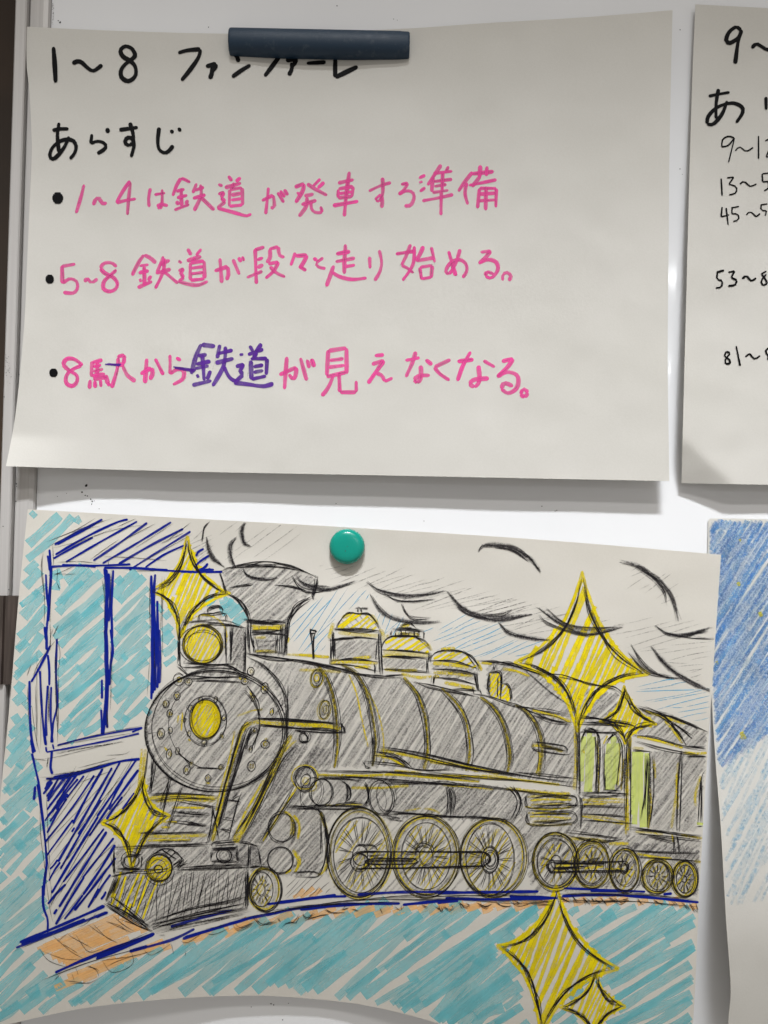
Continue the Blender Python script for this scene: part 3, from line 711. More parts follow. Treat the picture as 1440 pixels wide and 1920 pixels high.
k.t(NV, 5.6, 'S', "90,350 300,270 600,150;110,320 350,220 590,115;310,490 560,380 870,270;730,370 830,340;120,330 330,250 480,190;450,430 700,330 850,280;1040,290 1200,245 1440,172")
k.t(LP, 1.6, 'S', "65,378 300,290 610,160;235,540 500,440 870,330;215,345 280,420 380,460;235,370 370,410 460,412;295,290 400,370 470,415;385,265 330,310;385,265 410,290 520,360;430,280 500,370 580,360;490,215 560,270 660,320;520,210 600,290 655,318;600,205 700,250 745,268;605,210 680,230 730,268;"
 "270,520 480,440 560,420;300,535 350,500;405,490 410,535;430,460 440,500;490,450 545,480 550,520 500,548 390,545;480,460 540,470 560,490;360,535 430,548 505,550;570,415 635,485 750,440 725,345;600,455 660,420 745,400;565,420 740,400 870,360;805,350 860,392 960,330 975,390;1020,310 1060,320 1130,280;1045,365 1042,390;1155,265 1200,275 1290,240;1240,255 1245,225;1320,215 1345,245 1420,215;1180,260 1160,240 1280,225;640,170 700,220 760,260;660,180 720,210 850,255;550,160 480,220 430,235;340,330 440,380", 1, 1.5, 'taper')
k.t(LP, 1.5, 'T', "0,225 20,245 105,210;110,180 150,218 190,210 235,205;245,180 260,205;270,225 310,210 350,205 365,165;380,150 400,185 450,150;390,190 490,160 530,165;510,130 550,160 620,150;600,140 640,120;660,130 700,150;820,115 830,150;890,120 930,140 940,120;1050,110 1090,135;1130,120 1160,145;1170,110 1200,145 1230,125;1260,95 1280,125;1300,100 1330,120;1380,100 1400,120 1430,120;"
 "0,200 300,135 600,105 950,95;130,150 400,120 700,85 1100,80 1440,70;300,120 600,100;700,75 1000,65 1300,70", 2, 1.6, 'taper')
k.t(LP, 1.5, 'P', "0,860 30,920 40,870;100,860 120,890;160,850 200,890 240,880;300,860 360,880 420,860;440,850 500,880 560,870;580,840 620,870;700,850 760,860 860,860;920,800 960,840 980,810;1010,800 1050,850;1080,810 1120,855;1150,810 1190,850;1220,810 1280,860;1320,820 1380,850 1420,830;0,800 400,795 800,790;200,830 600,845 860,830;900,785 1200,790 1440,800;920,830 1200,840 1440,830", 2, 1.6, 'taper')
k.t(LP, 1.5, 'Q', "270,550 330,570;400,545 430,575;460,550 500,580;540,550 600,580;620,560 660,555;700,555 740,585;800,565 850,590;900,570 930,590;960,580 1000,620;1000,580 1030,630;1030,590 1050,630;300,520 700,530 1040,560;400,560 700,570 1050,605;0,570 40,590 100,580;150,565 220,570", 2, 1.6, 'taper')
k.t(SP, 3, 'N', "420,790 700,760 1130,690;450,830 800,760 1100,700;500,830 690,770", 2, 2, 'taper')
k.t(LP, 1.4, 'N', "430,800 700,745 1140,660;430,830 800,745 1150,680;520,840 490,860;0,990 200,920 420,830", 2, 2, 'taper')
k.build()

# --- smoke
k = Ink(S3, "drawn_smoke", "curling pencil smoke clouds")
k.hatch("faint_pencil", 2.2, pl('px', "400,1000 440,975 560,985 540,1030 470,1060 420,1060"), 35, 15, 8, .3, skip=.2, style='taper')
k.hatch("faint_pencil", 2.0, pl('px', "560,1060 640,1060 830,1085 990,1120 1000,1190 900,1155 800,1150 720,1130 700,1105 650,1090"), 17, 9, 10, .3, angj=4, style='taper')
k.hatch("faint_pencil", 2.0, pl('px', "860,1110 1010,1130 1090,1150 1060,1190 960,1190 930,1160 880,1150"), 14, 9, 8, .2, angj=4, style='taper')
k.hatch("faint_pencil", 2.0, pl('px', "1130,1160 1200,1160 1330,1170 1325,1280 1260,1250 1200,1220 1150,1190"), 10, 11, 10, .3, angj=5, style='taper')
k.hatch("faint_pencil", 2.0, pl('px', "1165,1090 1190,1060 1260,1075 1285,1130 1240,1130"), 30, 11, 7, .2, skip=.1, angj=6, style='taper')
k.hatch("faint_pencil", 2.4, pl('px', "330,1035 380,990 400,1000 395,1060 350,1060"), 35, 8, 7, .2, angj=5, style='taper')
def puff(reg, txt, wd=6):
    k.t("smoke_pencil", wd * 1.6, reg, txt, 1, .5, 'taper'); k.t("smoke_pencil", wd * .7, reg, txt, 2, 2.0, 'taper'); k.t(LP, 1.5, reg, txt, 2, 1.5, 'taper')
puff('B', "270,270 280,340 310,420 400,490", 8)
puff('B', "285,160 250,200 235,300", 3)
puff('B', "490,270 445,340 455,440 490,500", 8)
puff('B', "560,155 528,220 550,310 600,340", 8)
puff('B', "945,560 990,620 1080,650 1200,655 1385,602", 7)
puff('B', "540,500 590,565 720,590 800,572", 4)
puff('C', "190,605 300,675 480,712 660,695 780,675", 8)
puff('C', "320,690 420,740 560,755 700,735", 3)
puff('C', "220,700 300,825 430,885 600,908 740,905", 9)
puff('C', "795,675 900,795 1050,865 1200,882 1430,850", 9)
puff('C', "870,790 960,850 1100,885", 4); puff('C', "1050,850 1200,860 1280,810", 2); puff('C', "450,765 490,840 545,885 670,875", 2)
puff('C', "1180,905 1260,985 1430,1030 1560,1042", 8)
puff('C', "1030,375 1060,335 1150,325 1300,352 1430,440", 9); puff('C', "1150,350 1280,370 1400,450", 4)
puff('D', "60,290 110,330 160,400", 6)
puff('D', "605,342 720,370 830,450 900,540 935,670", 8); puff('D', "700,370 800,440 860,520 865,570", 3)
puff('D', "805,700 880,745 980,755 1110,710", 6); puff('D', "850,740 1000,765 1140,775", 2); puff('D', "960,750 1100,735", 3)
puff('D', "150,600 280,690 430,745 620,710", 6); puff('D', "190,605 300,690 440,710 600,706", 3); puff('D', "155,640 200,690 340,735 440,762", 3)
puff('D', "670,810 750,930 850,985 960,995", 3); puff('D', "780,815 870,930 1000,1015 1125,1070", 8); puff('D', "650,850 760,955 900,990", 4)
k.build()

# --- thin blue sky lines
k = Ink(S3, "blue_sky_lines"); k.hatch("cyan_pen", 1.8, pl('px', "540,1178 585,1128 640,1108 690,1108 705,1120 660,1140 618,1172 612,1222 552,1226"), 49, 10, 5, .3, angj=4, style='taper'); k.build()
k = Ink(S3, "blue_sky_lines"); k.hatch("cyan_pen", 1.8, pl('px', "692,1150 740,1150 770,1170 735,1205 720,1180"), 60, 9, 4, .1, angj=10, style='taper'); k.build()
k = Ink(S3, "blue_sky_lines"); k.hatch("cyan_pen", 1.8, pl('px', "790,1180 880,1155 930,1168 960,1195 1005,1205 975,1235 930,1232 890,1235 830,1215"), 24, 9, 6, .3, angj=4, style='taper'); k.build()
k = Ink(S3, "blue_sky_lines"); k.hatch("cyan_pen", 1.8, pl('px', "1195,1285 1250,1272 1332,1285 1330,1345 1300,1352 1260,1330 1215,1318"), 10, 9, 8, .3, angj=4, style='taper'); k.build()

# --- locomotive
BK = Ink(S3, "drawn_boiler", "grey pencil boiler with yellow bands")
k = BK
shade(k, pl('px', "470,1240 560,1242 620,1256 700,1266 790,1284 900,1308 1000,1328 1080,1362 1080,1478 1000,1462 880,1446 720,1438 590,1436 540,1480 480,1500 530,1400 535,1340 505,1265"), 58, 6.5)
shade(k, pl('px', "915,1240 990,1250 1080,1290 1160,1300 1170,1330 1120,1350 1070,1350 1000,1325 910,1300"), 45, 6.5)
bands = ["591,1242 612,1270 627,1320 632,1380 630,1412 626,1440", "640,1245 668,1265 690,1310 703,1380 702,1410 697,1437", "755,1270 780,1300 795,1340 800,1380 800,1412 793,1442", "827,1290 855,1320 872,1350 880,1390 880,1420 872,1445", "900,1305 925,1327 945,1362 955,1415 950,1450", "967,1322 990,1338 1010,1370 1016,1410 1010,1455"]
for b in bands:
    P = pl('px', b)
    k.path(SP, 8, [(x, y) for x, y in P], 1, .3)
    k.path(YE, 5, [(x + 1, y) for x, y in P], 2, .8)
    for dx in (-6, -4.5, 5, 7): k.path(LP, 2.2, [(x + dx, y + (1 if dx > 0 else 0)) for x, y in P], 1, 1.0, 'taper')
k.path(YE, 4, pl('px', "652,1262 664,1300 678,1350 690,1400"), 1, 1.5); k.path(YE, 4, pl('px', "682,1285 705,1330 716,1380 718,1430"), 1, 1)
k.t(LP, 2.2, 'F', "810,430 1000,450 1250,490 1440,530;800,410 1000,455 1200,480", 3, 1.6, 'taper')
k.t(LP, 2.2, 'G', "0,480 200,515 450,570 600,590 780,600;860,635 1000,660 1340,740;0,470 250,520 430,555", 3, 1.6, 'taper')
k.t(YE, 6, 'G', "0,430 120,440 230,450;0,545 150,548 320,560"); k.t(YE, 5, 'F', "1110,428 1250,435 1430,445")
k.t(LP, 2.2, 'H', "0,720 150,750 340,800 450,830 600,850 770,895;340,800 480,860 640,910 770,945;470,880 600,920 760,960", 2, 1.6, 'taper')
k.t(LP, 2.2, 'H', "60,470 180,480 300,495 420,535 560,585;560,580 700,590 900,650 1090,690 1180,760;80,485 250,495 400,530 600,590", 2, 1.5, 'taper')
k.t(SP, 4, 'H', "620,585 800,615 960,660 1100,690;760,820 620,720 480,600 400,535", 2, 1.5, 'taper')
k.t(YE, 5, 'H', "470,850 620,880 760,930;250,540 350,555 450,590;90,490 170,495", 2, 1)
k.t(SP, 5, 'J', "560,262 900,272 1440,335", 1, .5); k.t(YE, 5, 'J', "220,290 560,295 800,290 1100,310 1440,340;650,140 760,160 880,230;690,100 900,145 1200,205 1430,262;800,260 1000,280;480,385 700,390 900,375", 2, 1)
k.t(LP, 2.2, 'J', "210,260 560,270 900,275 1440,330;210,300 600,310 1100,350 1440,375;680,85 900,130 1200,200 1440,260;700,75 1000,130 1440,235;640,115 780,130 880,190 930,245;640,140 800,170 920,250;570,190 800,215 1000,250 1240,250;570,190 580,235 625,225;640,0 640,120 625,230", 2, 1.3, 'taper')
k.t(YE, 5, 'K', "0,450 200,460 500,470 700,490 1000,530;20,350 300,390 550,440;600,560 900,580 1080,590;840,270 845,360 820,450;790,235 900,235 1020,275", 2, 1.2)
k.t(LP, 2.2, 'K', "0,310 350,380 700,450 1100,520;0,430 400,470 800,500 1130,540;0,510 400,540 800,580 1100,610;0,345 300,410 640,450;660,430 900,460 1130,480;790,200 790,250 830,270 1050,300 1080,290;800,205 900,215 1040,245 1060,290;850,245 1040,270", 2, 1.3, 'taper')
k.t(SP, 4, 'K', "300,390 500,430 700,460;860,225 1020,260", 2, 1)
for cx, cy, rx, ry in ((593.5, 1271, 10.5, 16), (609, 1330, 9, 17)):
    k.ell(YE, 3, cx, cy, rx * 1.15, ry * 1.1, .15, 2, 1); k.ell(LP, 1.7, cx, cy, rx, ry, .15, 3, 1); k.ell(LP, 1.7, cx + 1, cy, rx * .55, ry * .6, .15, 2, .8)
    k.ell(YE, 4, cx, cy, rx * .4, ry * .4, 0, 1)
k.t(LP, 2.4, 'F', "1285,245 1300,330 1310,460;1330,250 1312,330 1315,460;1285,245 1330,250;1290,240 1335,255;1300,270 1320,270", 2, .8); k.t(SP, 5, 'F', "1290,255 1308,300 1308,340", 1)
k.build()

k = Ink(S3, "drawn_undercarriage", "grey pencil tanks, pipes and side gear")
shade(k, pl('px', "545,1470 600,1455 720,1452 960,1478 1090,1490 1175,1510 1180,1580 1312,1590 1312,1678 1180,1660 1000,1676 985,1600 960,1550 860,1535 740,1535 640,1520 600,1545 600,1640 480,1640 420,1600 520,1500"), 50, 6.5)
shade(k, pl('px', "610,1560 660,1520 860,1530 985,1560 985,1650 960,1672 640,1680 612,1640"), 50, 9, False)
shade(k, pl('px', "730,1470 830,1468 950,1480 975,1505 950,1540 860,1532 740,1526"), 48, 6, False)
shade(k, pl('px', "535,1520 590,1518 610,1560 606,1620 585,1642 550,1640 555,1580"), 45, 6, False)
k.ell(LP, 1.6, 600, 1487, 20, 26, .05, 4, 2.2); k.ell(LP, 1.5, 585, 1488, 20, 28, .3, 2, 2)
k.ell(LP, 2.0, 714, 1496, 23, 33, -.1, 3, 1.6); k.ell(LP, 1.6, 725, 1494, 19, 31, -.1, 2, 1.5); k.ell(LP, 1.5, 710, 1498, 14, 24, -.1, 1, 1, -80, 100)
k.t(LP, 2.0, 'J', "210,320 380,320 560,335;270,530 440,500 580,505;390,330 450,380 460,450 420,500;420,340 455,400 440,490;560,340 600,400 600,480 570,525;580,350 605,430 580,520;680,340 900,350 1180,355 1440,400;720,590 900,580 1200,605 1440,605;700,550 900,575 1190,590;1170,370 1200,450 1190,600;1190,360 1230,450 1215,605;1210,355 1245,470 1230,600;280,525 0,525;0,540 200,540 580,545;180,520 400,520 580,525", 2, 1.4, 'taper')
k.t(LP, 2.0, 'K', "0,755 200,758 400,762 640,805;590,540 660,600 670,680 630,790;620,535 690,600 705,690 640,805;640,540 700,630 690,740;380,755 620,790", 2, 1.3, 'taper')
k.t(SP, 4, 'J', "210,318 420,325 560,345;740,350 1000,355 1180,360;1195,380 1222,460 1210,590;430,350 450,420 430,490", 2, 1.2, 'taper'); k.t(SP, 5, 'J', "740,610 860,640;760,640 820,620;740,600 840,615", 2, 2)
k.t(YE, 3.5, 'J', "260,520 440,515 560,515;1020,545 1090,550 1150,590;880,560 1000,540"); k.t(YE, 4, 'K', "0,700 90,730;120,530 300,540 500,560")
for y0 in (645, 770):
    k.t(LP, 2.0, 'K', f"760,{y0-50} 900,{y0-45} 1090,{y0-38} 1130,{y0} 1090,{y0+35} 900,{y0+50} 770,{y0+52} 740,{y0+10} 760,{y0-50};745,{y0-35} 760,{y0+40};770,{y0-20} 900,{y0-30} 1080,{y0-20};800,{y0+30} 950,{y0+28} 1090,{y0+15}", 2, 1.2, 'taper')
    k.t(YE, 4.5, 'K', f"760,{y0-30} 900,{y0-35} 1070,{y0-25};770,{y0} 900,{y0-5} 1080,{y0};780,{y0+30} 900,{y0+25} 1060,{y0+20};740,{y0+45} 900,{y0+58} 1090,{y0+50}", 1, 1)
# cylinders and pipes in front
k.t(LP, 2.2, 'O', "150,140 350,145 410,190 440,300 450,400 440,540 400,640 370,660 210,650;360,150 420,210 455,320 465,480 445,620;380,160 440,260 450,420;200,620 340,615 400,640;400,200 410,500", 2, 1.6, 'taper')
k.t(YE, 5, 'O', "400,170 440,250 455,340;390,640 430,610 455,520;205,190 240,270 230,370;200,450 240,540 210,620;130,170 170,190 195,260 195,350;140,630 185,600", 2, 1.2)
k.t(SP, 5, 'O', "200,210 215,300 205,380 180,410;410,190 450,330 455,420;455,460 460,560 440,620", 2, 1.2, 'taper')
k.ell(LP, 2.0, 527, 1552, 24, 28, .1, 3, 1.4); k.ell(LP, 2.0, 527, 1612, 24, 25, 0, 3, 1.3); k.ell(SP, 3.5, 527, 1552, 24, 27, .1, 1, .5, -60, 110)
k.hatch(LP, 1.4, pl('O', "110,780 200,660 440,650 480,760 300,800 120,830"), 45, 8, 5, .2, style='taper')
# stays beside the boiler
k.t(YE, 9, 'I', "1150,150 1060,290 960,500 860,720 720,960", 1); k.t(YE, 5, 'I', "1190,190 1090,280 1010,450 880,700 740,960;940,490 800,720 700,940", 1, 1)
k.t(LP, 2.2, 'I', "1170,120 1080,230 980,450 860,700 690,960;1190,220 1080,340 980,540 880,740 760,970;1270,200 1200,215;1170,120 1240,130 1275,180 1250,215;1010,420 900,650 780,880", 3, 1.4, 'taper')
k.t(SP, 4.5, 'I', "1130,200 1020,410 930,600 820,800;1000,400 960,520 860,720", 2, 1.2, 'taper')
k.ell(LP, 1.8, 571, 1384, 8, 9, 0, 3, 1.3)
k.t(YE, 4, 'I', "1190,540 1060,740 930,950", 1); k.t(LP, 2.0, 'I', "1170,520 1050,720 910,960;1210,540 1080,730 920,970", 2, 1.1, 'taper')
k.ell(YE, 4, 571, 1456, 24, 23, 0, 1, 1); k.ell(LP, 2.0, 572, 1460, 20, 21, 0, 4, 1.4); k.ell(LP, 1.8, 573, 1463, 10, 13, .3, 2, 1); k.ell(YE, 4, 573, 1464, 5, 7, .3); k.ell(YE, 4, 582, 1474, 12, 10, 0, 1, .5, -20, 100)
# cab floor
k.t(LP, 2, 'P', "970,310 1150,340 1380,370;980,350 1200,390 1390,380;950,330 900,360", 2, 1.4, 'taper'); k.t(YE, 7, 'P', "1000,370 1150,375 1280,395;1280,400 1440,410", 1, 1)
k.build()

k = Ink(S3, "drawn_cab", "cab with two green windows")
shade(k, pl('L', "90,250 300,270 490,320 480,380 470,1000 440,1060 110,1060 100,600"), 50, 9, False)
for P in ("112,400 150,338 195,355 212,470 212,620 205,772 122,778 112,560", "300,440 340,382 375,430 382,560 372,700 355,755 285,762 285,600"):
    k.hatch("green_marker", 11, pl('L', P), 88, 9, 1, 0)
k.t(YE, 7, 'L', "60,300 75,560 65,765;460,390 440,700 440,1050", 1, .8); k.t(YE, 4, 'L', "225,400 240,560 235,780;275,440 300,380;385,440 390,560 370,740;410,530 400,700 390,770;120,470 130,500;120,830 250,840 420,850;120,830 300,820 430,830;130,945 300,965 460,1000;110,950 260,980 440,1010;130,870 300,860", 1, 1)
k.t(SP, 4.5, 'L', "95,260 90,500 95,790;230,400 245,560 225,800;210,380 225,560 210,780;440,400 430,560 420,760;415,540 400,700 370,760", 2, 1.3)
k.t(LP, 2.0, 'L', "100,250 95,500 100,800;75,270 85,520 80,780;440,380 430,700 430,1040;470,370 465,700 460,1060;450,380 450,700;110,400 160,325 220,345 250,480 235,800;100,420 150,315 200,330 240,400;200,340 225,380 215,780;290,430 350,350 390,450 380,600 360,770;275,430 275,770;285,640 285,765;300,400 360,360 410,470 400,760;100,780 300,785 480,790;110,800 250,810 440,790;275,765 390,770;80,800 110,850 110,1040;90,240 300,270 500,300;100,290 300,300 480,310;110,350 400,360;60,870 430,885;120,930 300,940 450,950;120,970 480,1000;0,870 100,870", 2, 1.3, 'taper')
k.t(LP, 2.2, 'H', "830,900 1000,915 1180,960;850,930 1000,940 1150,950 1260,975;850,1000 1000,1010", 3, 1.6, 'taper')
k.build()

k = Ink(S3, "drawn_coach", "coach behind the cab with a green window")
shade(k, pl('L', "600,490 820,500 1012,540 1005,640 930,900 930,1060 620,1050 600,800"), 52, 6.5)
shade(k, pl('L', "520,190 700,240 1020,350 1015,480 850,450 600,380 480,370 560,280"), 45, 7)
shade(k, pl('Q', "650,190 1070,220 1068,350 1060,560 1020,540 920,340 700,320 640,260"), 40, 7)
for P in ("485,492 588,492 590,600 572,1030 512,1020 470,920 470,600", "985,650 1006,640 992,1010 962,1010 968,760"):
    k.hatch("green_marker", 11, pl('L', P), 88, 9, 1, 0)
k.t(YE, 6, 'L', "500,380 640,410 830,460;560,200 700,240 860,290;700,270 780,350 830,430;600,740 610,880 590,1040;630,550 640,680;800,560 790,760 750,1030;840,490 920,500 1010,495;960,660 930,800 920,880;480,460 560,470;790,640 800,900", 1, 1)
k.t(LP, 2.2, 'L', "470,370 620,390 840,450 1010,480;500,420 700,470 1010,520;560,170 700,220 860,290 1020,350;560,190 700,250 800,350 850,450;500,170 640,210 740,270 840,420;640,230 760,250 940,320;820,480 800,760 790,1060;835,490 820,760 810,1060;600,490 595,760 580,1050;625,520 630,760 610,900 600,1050;480,480 600,490;570,540 575,760 540,970;860,450 990,460;850,530 1010,530;990,625 960,700 945,1010;1000,640 970,640;970,700 965,1000;560,520 580,560 560,900;700,240 900,380;780,300 900,390;940,1020 980,1015", 2, 1.4, 'taper')
k.t(SP, 4, 'L', "600,190 760,240 940,320;600,500 605,760 585,1030;815,500 800,760;520,180 620,230", 2, 1.6, 'taper')
k.t(LP, 2.2, 'Q', "665,170 800,178 900,190 1075,215;680,180 850,205 1060,235;640,280 850,290 1060,300;700,320 900,330 1060,340;760,200 920,240;650,150 900,185 1070,200;910,200 915,310;930,190 940,300", 2, 1.4, 'taper')
k.t(YE, 5, 'Q', "690,180 760,185 850,195;950,200 1070,215;700,300 820,320 900,330;1020,345 1065,350;640,40 640,200;905,190 905,235", 1, .8)
k.build()

k = Ink(S3, "drawn_smokestack", "flared grey pencil smokestack")
shade(k, pl('px', "418,1072 450,1062 520,1060 575,1072 594,1088 590,1112 560,1125 545,1150 538,1170 534,1230 478,1230 470,1170 464,1145 445,1122 424,1110"), 42, 6, True, 5)
k.t(LP, 2.6, 'B', "375,540 390,610 410,690;380,520 440,500 540,480 700,465 880,480 1000,525 1100,580;420,510 560,490 800,490 1000,530;1100,560 1090,650 1065,730;1090,590 1060,730 1085,735;420,690 500,740 560,820 590,900;440,690 540,760 590,850 600,950;1060,720 950,780 890,870 870,960;1050,735 960,800 900,900 885,1000;450,650 520,630 620,625;780,630 900,640 1010,680;910,565 970,640 1060,680 1200,670;540,890 700,905 860,905", 2, 1.5, 'taper')
k.t(SP, 5.5, 'B', "378,540 395,620 412,685;1050,720 950,785 890,880 872,1000;450,700 540,760 580,840;560,530 600,570 700,590;1010,620 1100,640 1200,640", 2, 1.2, 'taper')
k.t(LP, 2.4, 'F', "820,170 815,300 830,430;845,190 850,300 870,420;830,200 960,185 1100,195;830,250 1000,255 1105,240;850,280 1000,270 1130,285;860,290 880,420;1100,180 1095,430;1120,190 1110,300 1090,440;1060,200 1055,430;1080,190 1075,430;1040,280 1035,420;790,165 1000,195", 2, 1.4, 'taper')
k.t(SP, 5, 'F', "815,180 820,300 835,410;1115,200 1105,430;840,258 1000,258;880,420 1000,415 1090,420", 2, 1.3)
k.t(YE, 7, 'F', "840,215 950,225 1100,215;850,235 960,238 1080,232;870,300 960,298;870,405 960,405 1040,412;1120,300 1118,340", 1, .7)
k.t(GP, 5, 'F', "880,330 1040,330;880,370 1040,360;880,400 1040,390", 2, 1.5)
k.build()

k = Ink(S3, "drawn_headlamp", "round yellow headlamp in a square housing")
shade(k, pl('F', "320,200 460,185 470,120 520,110 610,110 650,180 800,230 795,580 400,590 330,520"), 60, 6.5, False)
shade(k, pl('F', "700,220 800,240 790,570 700,490"), 60, 5, True)
circ = [(380 + 37 * math.cos(a * .314), 1209 + 35 * math.sin(a * .314)) for a in range(20)]
k.hatch(YC, 5, circ, 62, 6.2, 2, .1); k.ell(YE, 6, 380, 1209, 36, 35, 0, 2, 1); k.ell(YE, 4, 384, 1193, 42, 42, 0, 1, 1, -130, 30)
k.ell(LP, 2.6, 380, 1209, 38, 36, 0, 4, 1.5); k.ell(LP, 2.0, 381, 1211, 33, 31, 0, 2, 1.6)
k.t(LP, 2.2, 'F', "310,190 300,350 310,500 330,520;300,200 315,500;320,200 450,180 660,190 800,230;450,200 660,205 800,225;800,230 795,400 790,580;650,200 655,350 660,490;690,190 690,490;710,210 690,490;330,490 500,500 730,500;320,520 480,520 660,510 790,580;660,510 820,600;450,185 460,130 520,125 650,120 660,190;520,120 520,80 610,70 630,110;520,100 600,75 620,100;290,510 380,590;380,590 600,600 800,600;370,620 600,600 790,590;400,620 600,630 780,640", 2, 1.4, 'taper')
k.t(SP, 5, 'F', "305,240 305,420;650,260 655,440;690,250 690,470;798,260 792,560", 2, 1.2)
k.build()

k = Ink(S3, "drawn_boiler_front", "round riveted boiler front with a yellow centre")
circ = [(404 + 130 * math.cos(a * .2094), 1369 + 114 * math.sin(a * .2094)) for a in range(30)]
shade(k, circ, 50, 7.0, True, 5)
shade(k, pl('px', "460,1235 505,1255 535,1320 535,1390 510,1440 520,1390 515,1320 480,1270"), 50, 6, False)
k.ell(LP, 2.4, 404, 1369, 131, 115, 0, 4, 1.8); k.ell(LP, 1.8, 410, 1367, 125, 112, 0, 2, 1.8); k.ell(SP, 4.0, 404, 1369, 131, 115, 0, 2, 1.2, 95, 245, 'taper')
k.t(SP, 4.5, 'F', "810,440 900,490 1010,590 1090,720 1110,860 1105,1030", 2, 1.2, 'taper'); k.t(LP, 2, 'F', "820,450 940,510 1060,640 1115,800 1110,1040;1120,650 1115,1040", 2, 1.5, 'taper')
k.ell(LP, 2.2, 401, 1357, 84, 84, 0, 1, 1, 75, 240); k.ell(LP, 2.2, 401, 1357, 86, 82, 0, 2, 1, -48, 10); k.t(LP, 2.4, 'F', "815,660 865,740 890,800 905,900", 2, 1.2); k.t(LP, 2.2, 'I', "440,395 600,400;300,290 395,370", 2, 1)
circ2 = [(385 + 27 * math.cos(a * .314), 1349 + 35 * math.sin(a * .314)) for a in range(20)]
k.hatch(YC, 5, circ2, 60, 4.6, 1, 0); k.ell(YE, 8, 385, 1349, 25, 34, .05, 2, .8); k.ell(YE, 5, 386, 1352, 18, 28, .05, 1, .8)
k.ell(LP, 2.2, 386, 1349, 29, 38, .05, 3, 1.2); k.ell(LP, 1.8, 385, 1350, 39, 46, .05, 2, 1.3); k.ell(SP, 3.5, 388, 1349, 36, 44, .05, 1, 1, -90, 120)
def bolts(reg, items, s=1):
    ox, oy, sc_ = REG[reg]
    for x, y, rx, ry in items:
        cx, cy = ox + x * sc_, oy + y * sc_
        k.ell(YE, 3.5, cx, cy, rx * sc_ * .5, ry * sc_ * .5, .1, 1, .5)
        k.ell(LP, 1.9, cx, cy, rx * sc_, ry * sc_, .15, 2, .7)
        if rx > 21: k.ell(LP, 1.6, cx + .5, cy + .5, rx * sc_ * .5, ry * sc_ * .55, .15, 1, .4)
bolts('F', [(300, 615, 40, 45), (375, 630, 24, 30), (290, 740, 26, 32), (203, 800, 22, 32), (236, 870, 24, 32), (236, 1000, 18, 30), (845, 555, 28, 32), (945, 682, 27, 42), (1000, 855, 17, 34), (795, 625, 26, 28), (862, 755, 22, 25), (465, 770, 18, 24), (578, 765, 17, 25), (392, 830, 18, 22), (341, 920, 14, 22), (640, 905, 14, 26)])
bolts('I', [(168, 140, 26, 42), (230, 290, 22, 38), (290, 270, 17, 30), (357, 418, 24, 36), (395, 370, 18, 24), (520, 475, 22, 28), (615, 395, 20, 24), (950, 220, 30, 30), (848, 385, 28, 38), (840, 258, 15, 30), (875, 118, 15, 22), (380, 140, 18, 26), (492, 212, 20, 24), (625, 160, 17, 26)])
k.t(YE, 4, 'F', "740,890 850,850 930,840;330,860 320,1000;750,590 770,620;830,700 850,740"); k.t(YE, 4, 'I', "190,240 215,270;300,0 290,60;500,510 540,515;370,180 390,200;940,180 965,180")
k.build()

# bent handrail in front of the boiler
k = Ink(S3, "drawn_handrail", "yellow bent handrail before the boiler front")
k.t(YE, 9, 'F', "1440,958 1200,950 1000,945 880,935 810,960 770,1020", 1); k.t(YE, 9, 'G', "0,955 200,965 320,985", 1)
k.t(YE, 8, 'I', "830,60 770,120 730,260 670,470 610,700 550,950", 2, .8); k.t(YE, 4, 'I', "720,120 680,330 620,540 580,720", 1)
k.t(LP, 2.4, 'F', "870,915 1000,912 1200,925 1440,935;860,905 1100,912 1440,930;900,960 1100,975 1440,1000;880,950 1200,985", 2, 1.2, 'taper')
k.t(LP, 2.4, 'G', "0,920 200,940 310,950;0,980 200,995 355,1018;310,950 335,975 350,1015;0,1000 200,1010 350,1010;320,940 325,1000", 2, 1.2, 'taper')
k.t(LP, 2.4, 'I', "900,45 830,60 770,110 740,200 680,400 620,650 530,960;880,30 800,60 755,130 700,340 640,560 570,800 510,970;900,80 850,95 810,170 760,330 690,560 560,960;870,80 820,130 760,300 700,500 640,720 590,900;910,80 890,150 850,260;880,90 830,170 810,260", 2, 1.4, 'taper')
k.t(SP, 5, 'I', "800,110 760,240 700,440 650,640 600,800;860,100 830,170 800,260", 2, 1.4)
k.build()

k = Ink(S3, "drawn_front_frame", "dark struts between the boiler and the pilot beam")
shade(k, pl('I', "100,340 300,520 560,580 760,590 680,960 0,970 20,700 60,500"), 40, 7)
shade(k, pl('I', "700,570 900,480 1080,240 1440,250 1440,420 1150,480 940,960 690,960"), 52, 7)
k.t(YE, 8, 'I', "80,620 300,610 600,625;120,650 350,640 580,645;60,910 250,920 510,905;20,590 40,300;30,550 50,260", 1, 1); k.t(YE, 5, 'I', "250,690 500,690;180,800 290,810;160,850 240,840;60,940 400,935;20,250 0,560", 1, 1)
k.t(LP, 2.2, 'I', "80,600 300,585 600,605;80,650 300,625 590,640;260,735 420,745 540,745;220,800 350,815 520,830;350,800 480,835;0,890 250,895 500,880;0,970 250,965 510,970;230,470 190,600 160,720;245,470 180,760;325,520 270,700 210,890;300,510 320,520;70,230 50,420 10,600;100,300 90,600;130,350 85,590;200,460 320,510;560,690 540,850 510,960;770,580 740,680 670,940;760,590 700,640;660,640 760,650;630,770 700,785;610,850 680,870;290,640 600,700;550,690 600,940", 2, 1.5, 'taper')
k.t(SP, 5, 'I', "250,745 520,750;350,820 510,832;120,940 400,945;0,890 200,890;100,600 250,590", 2, 2, 'taper')
k.build()

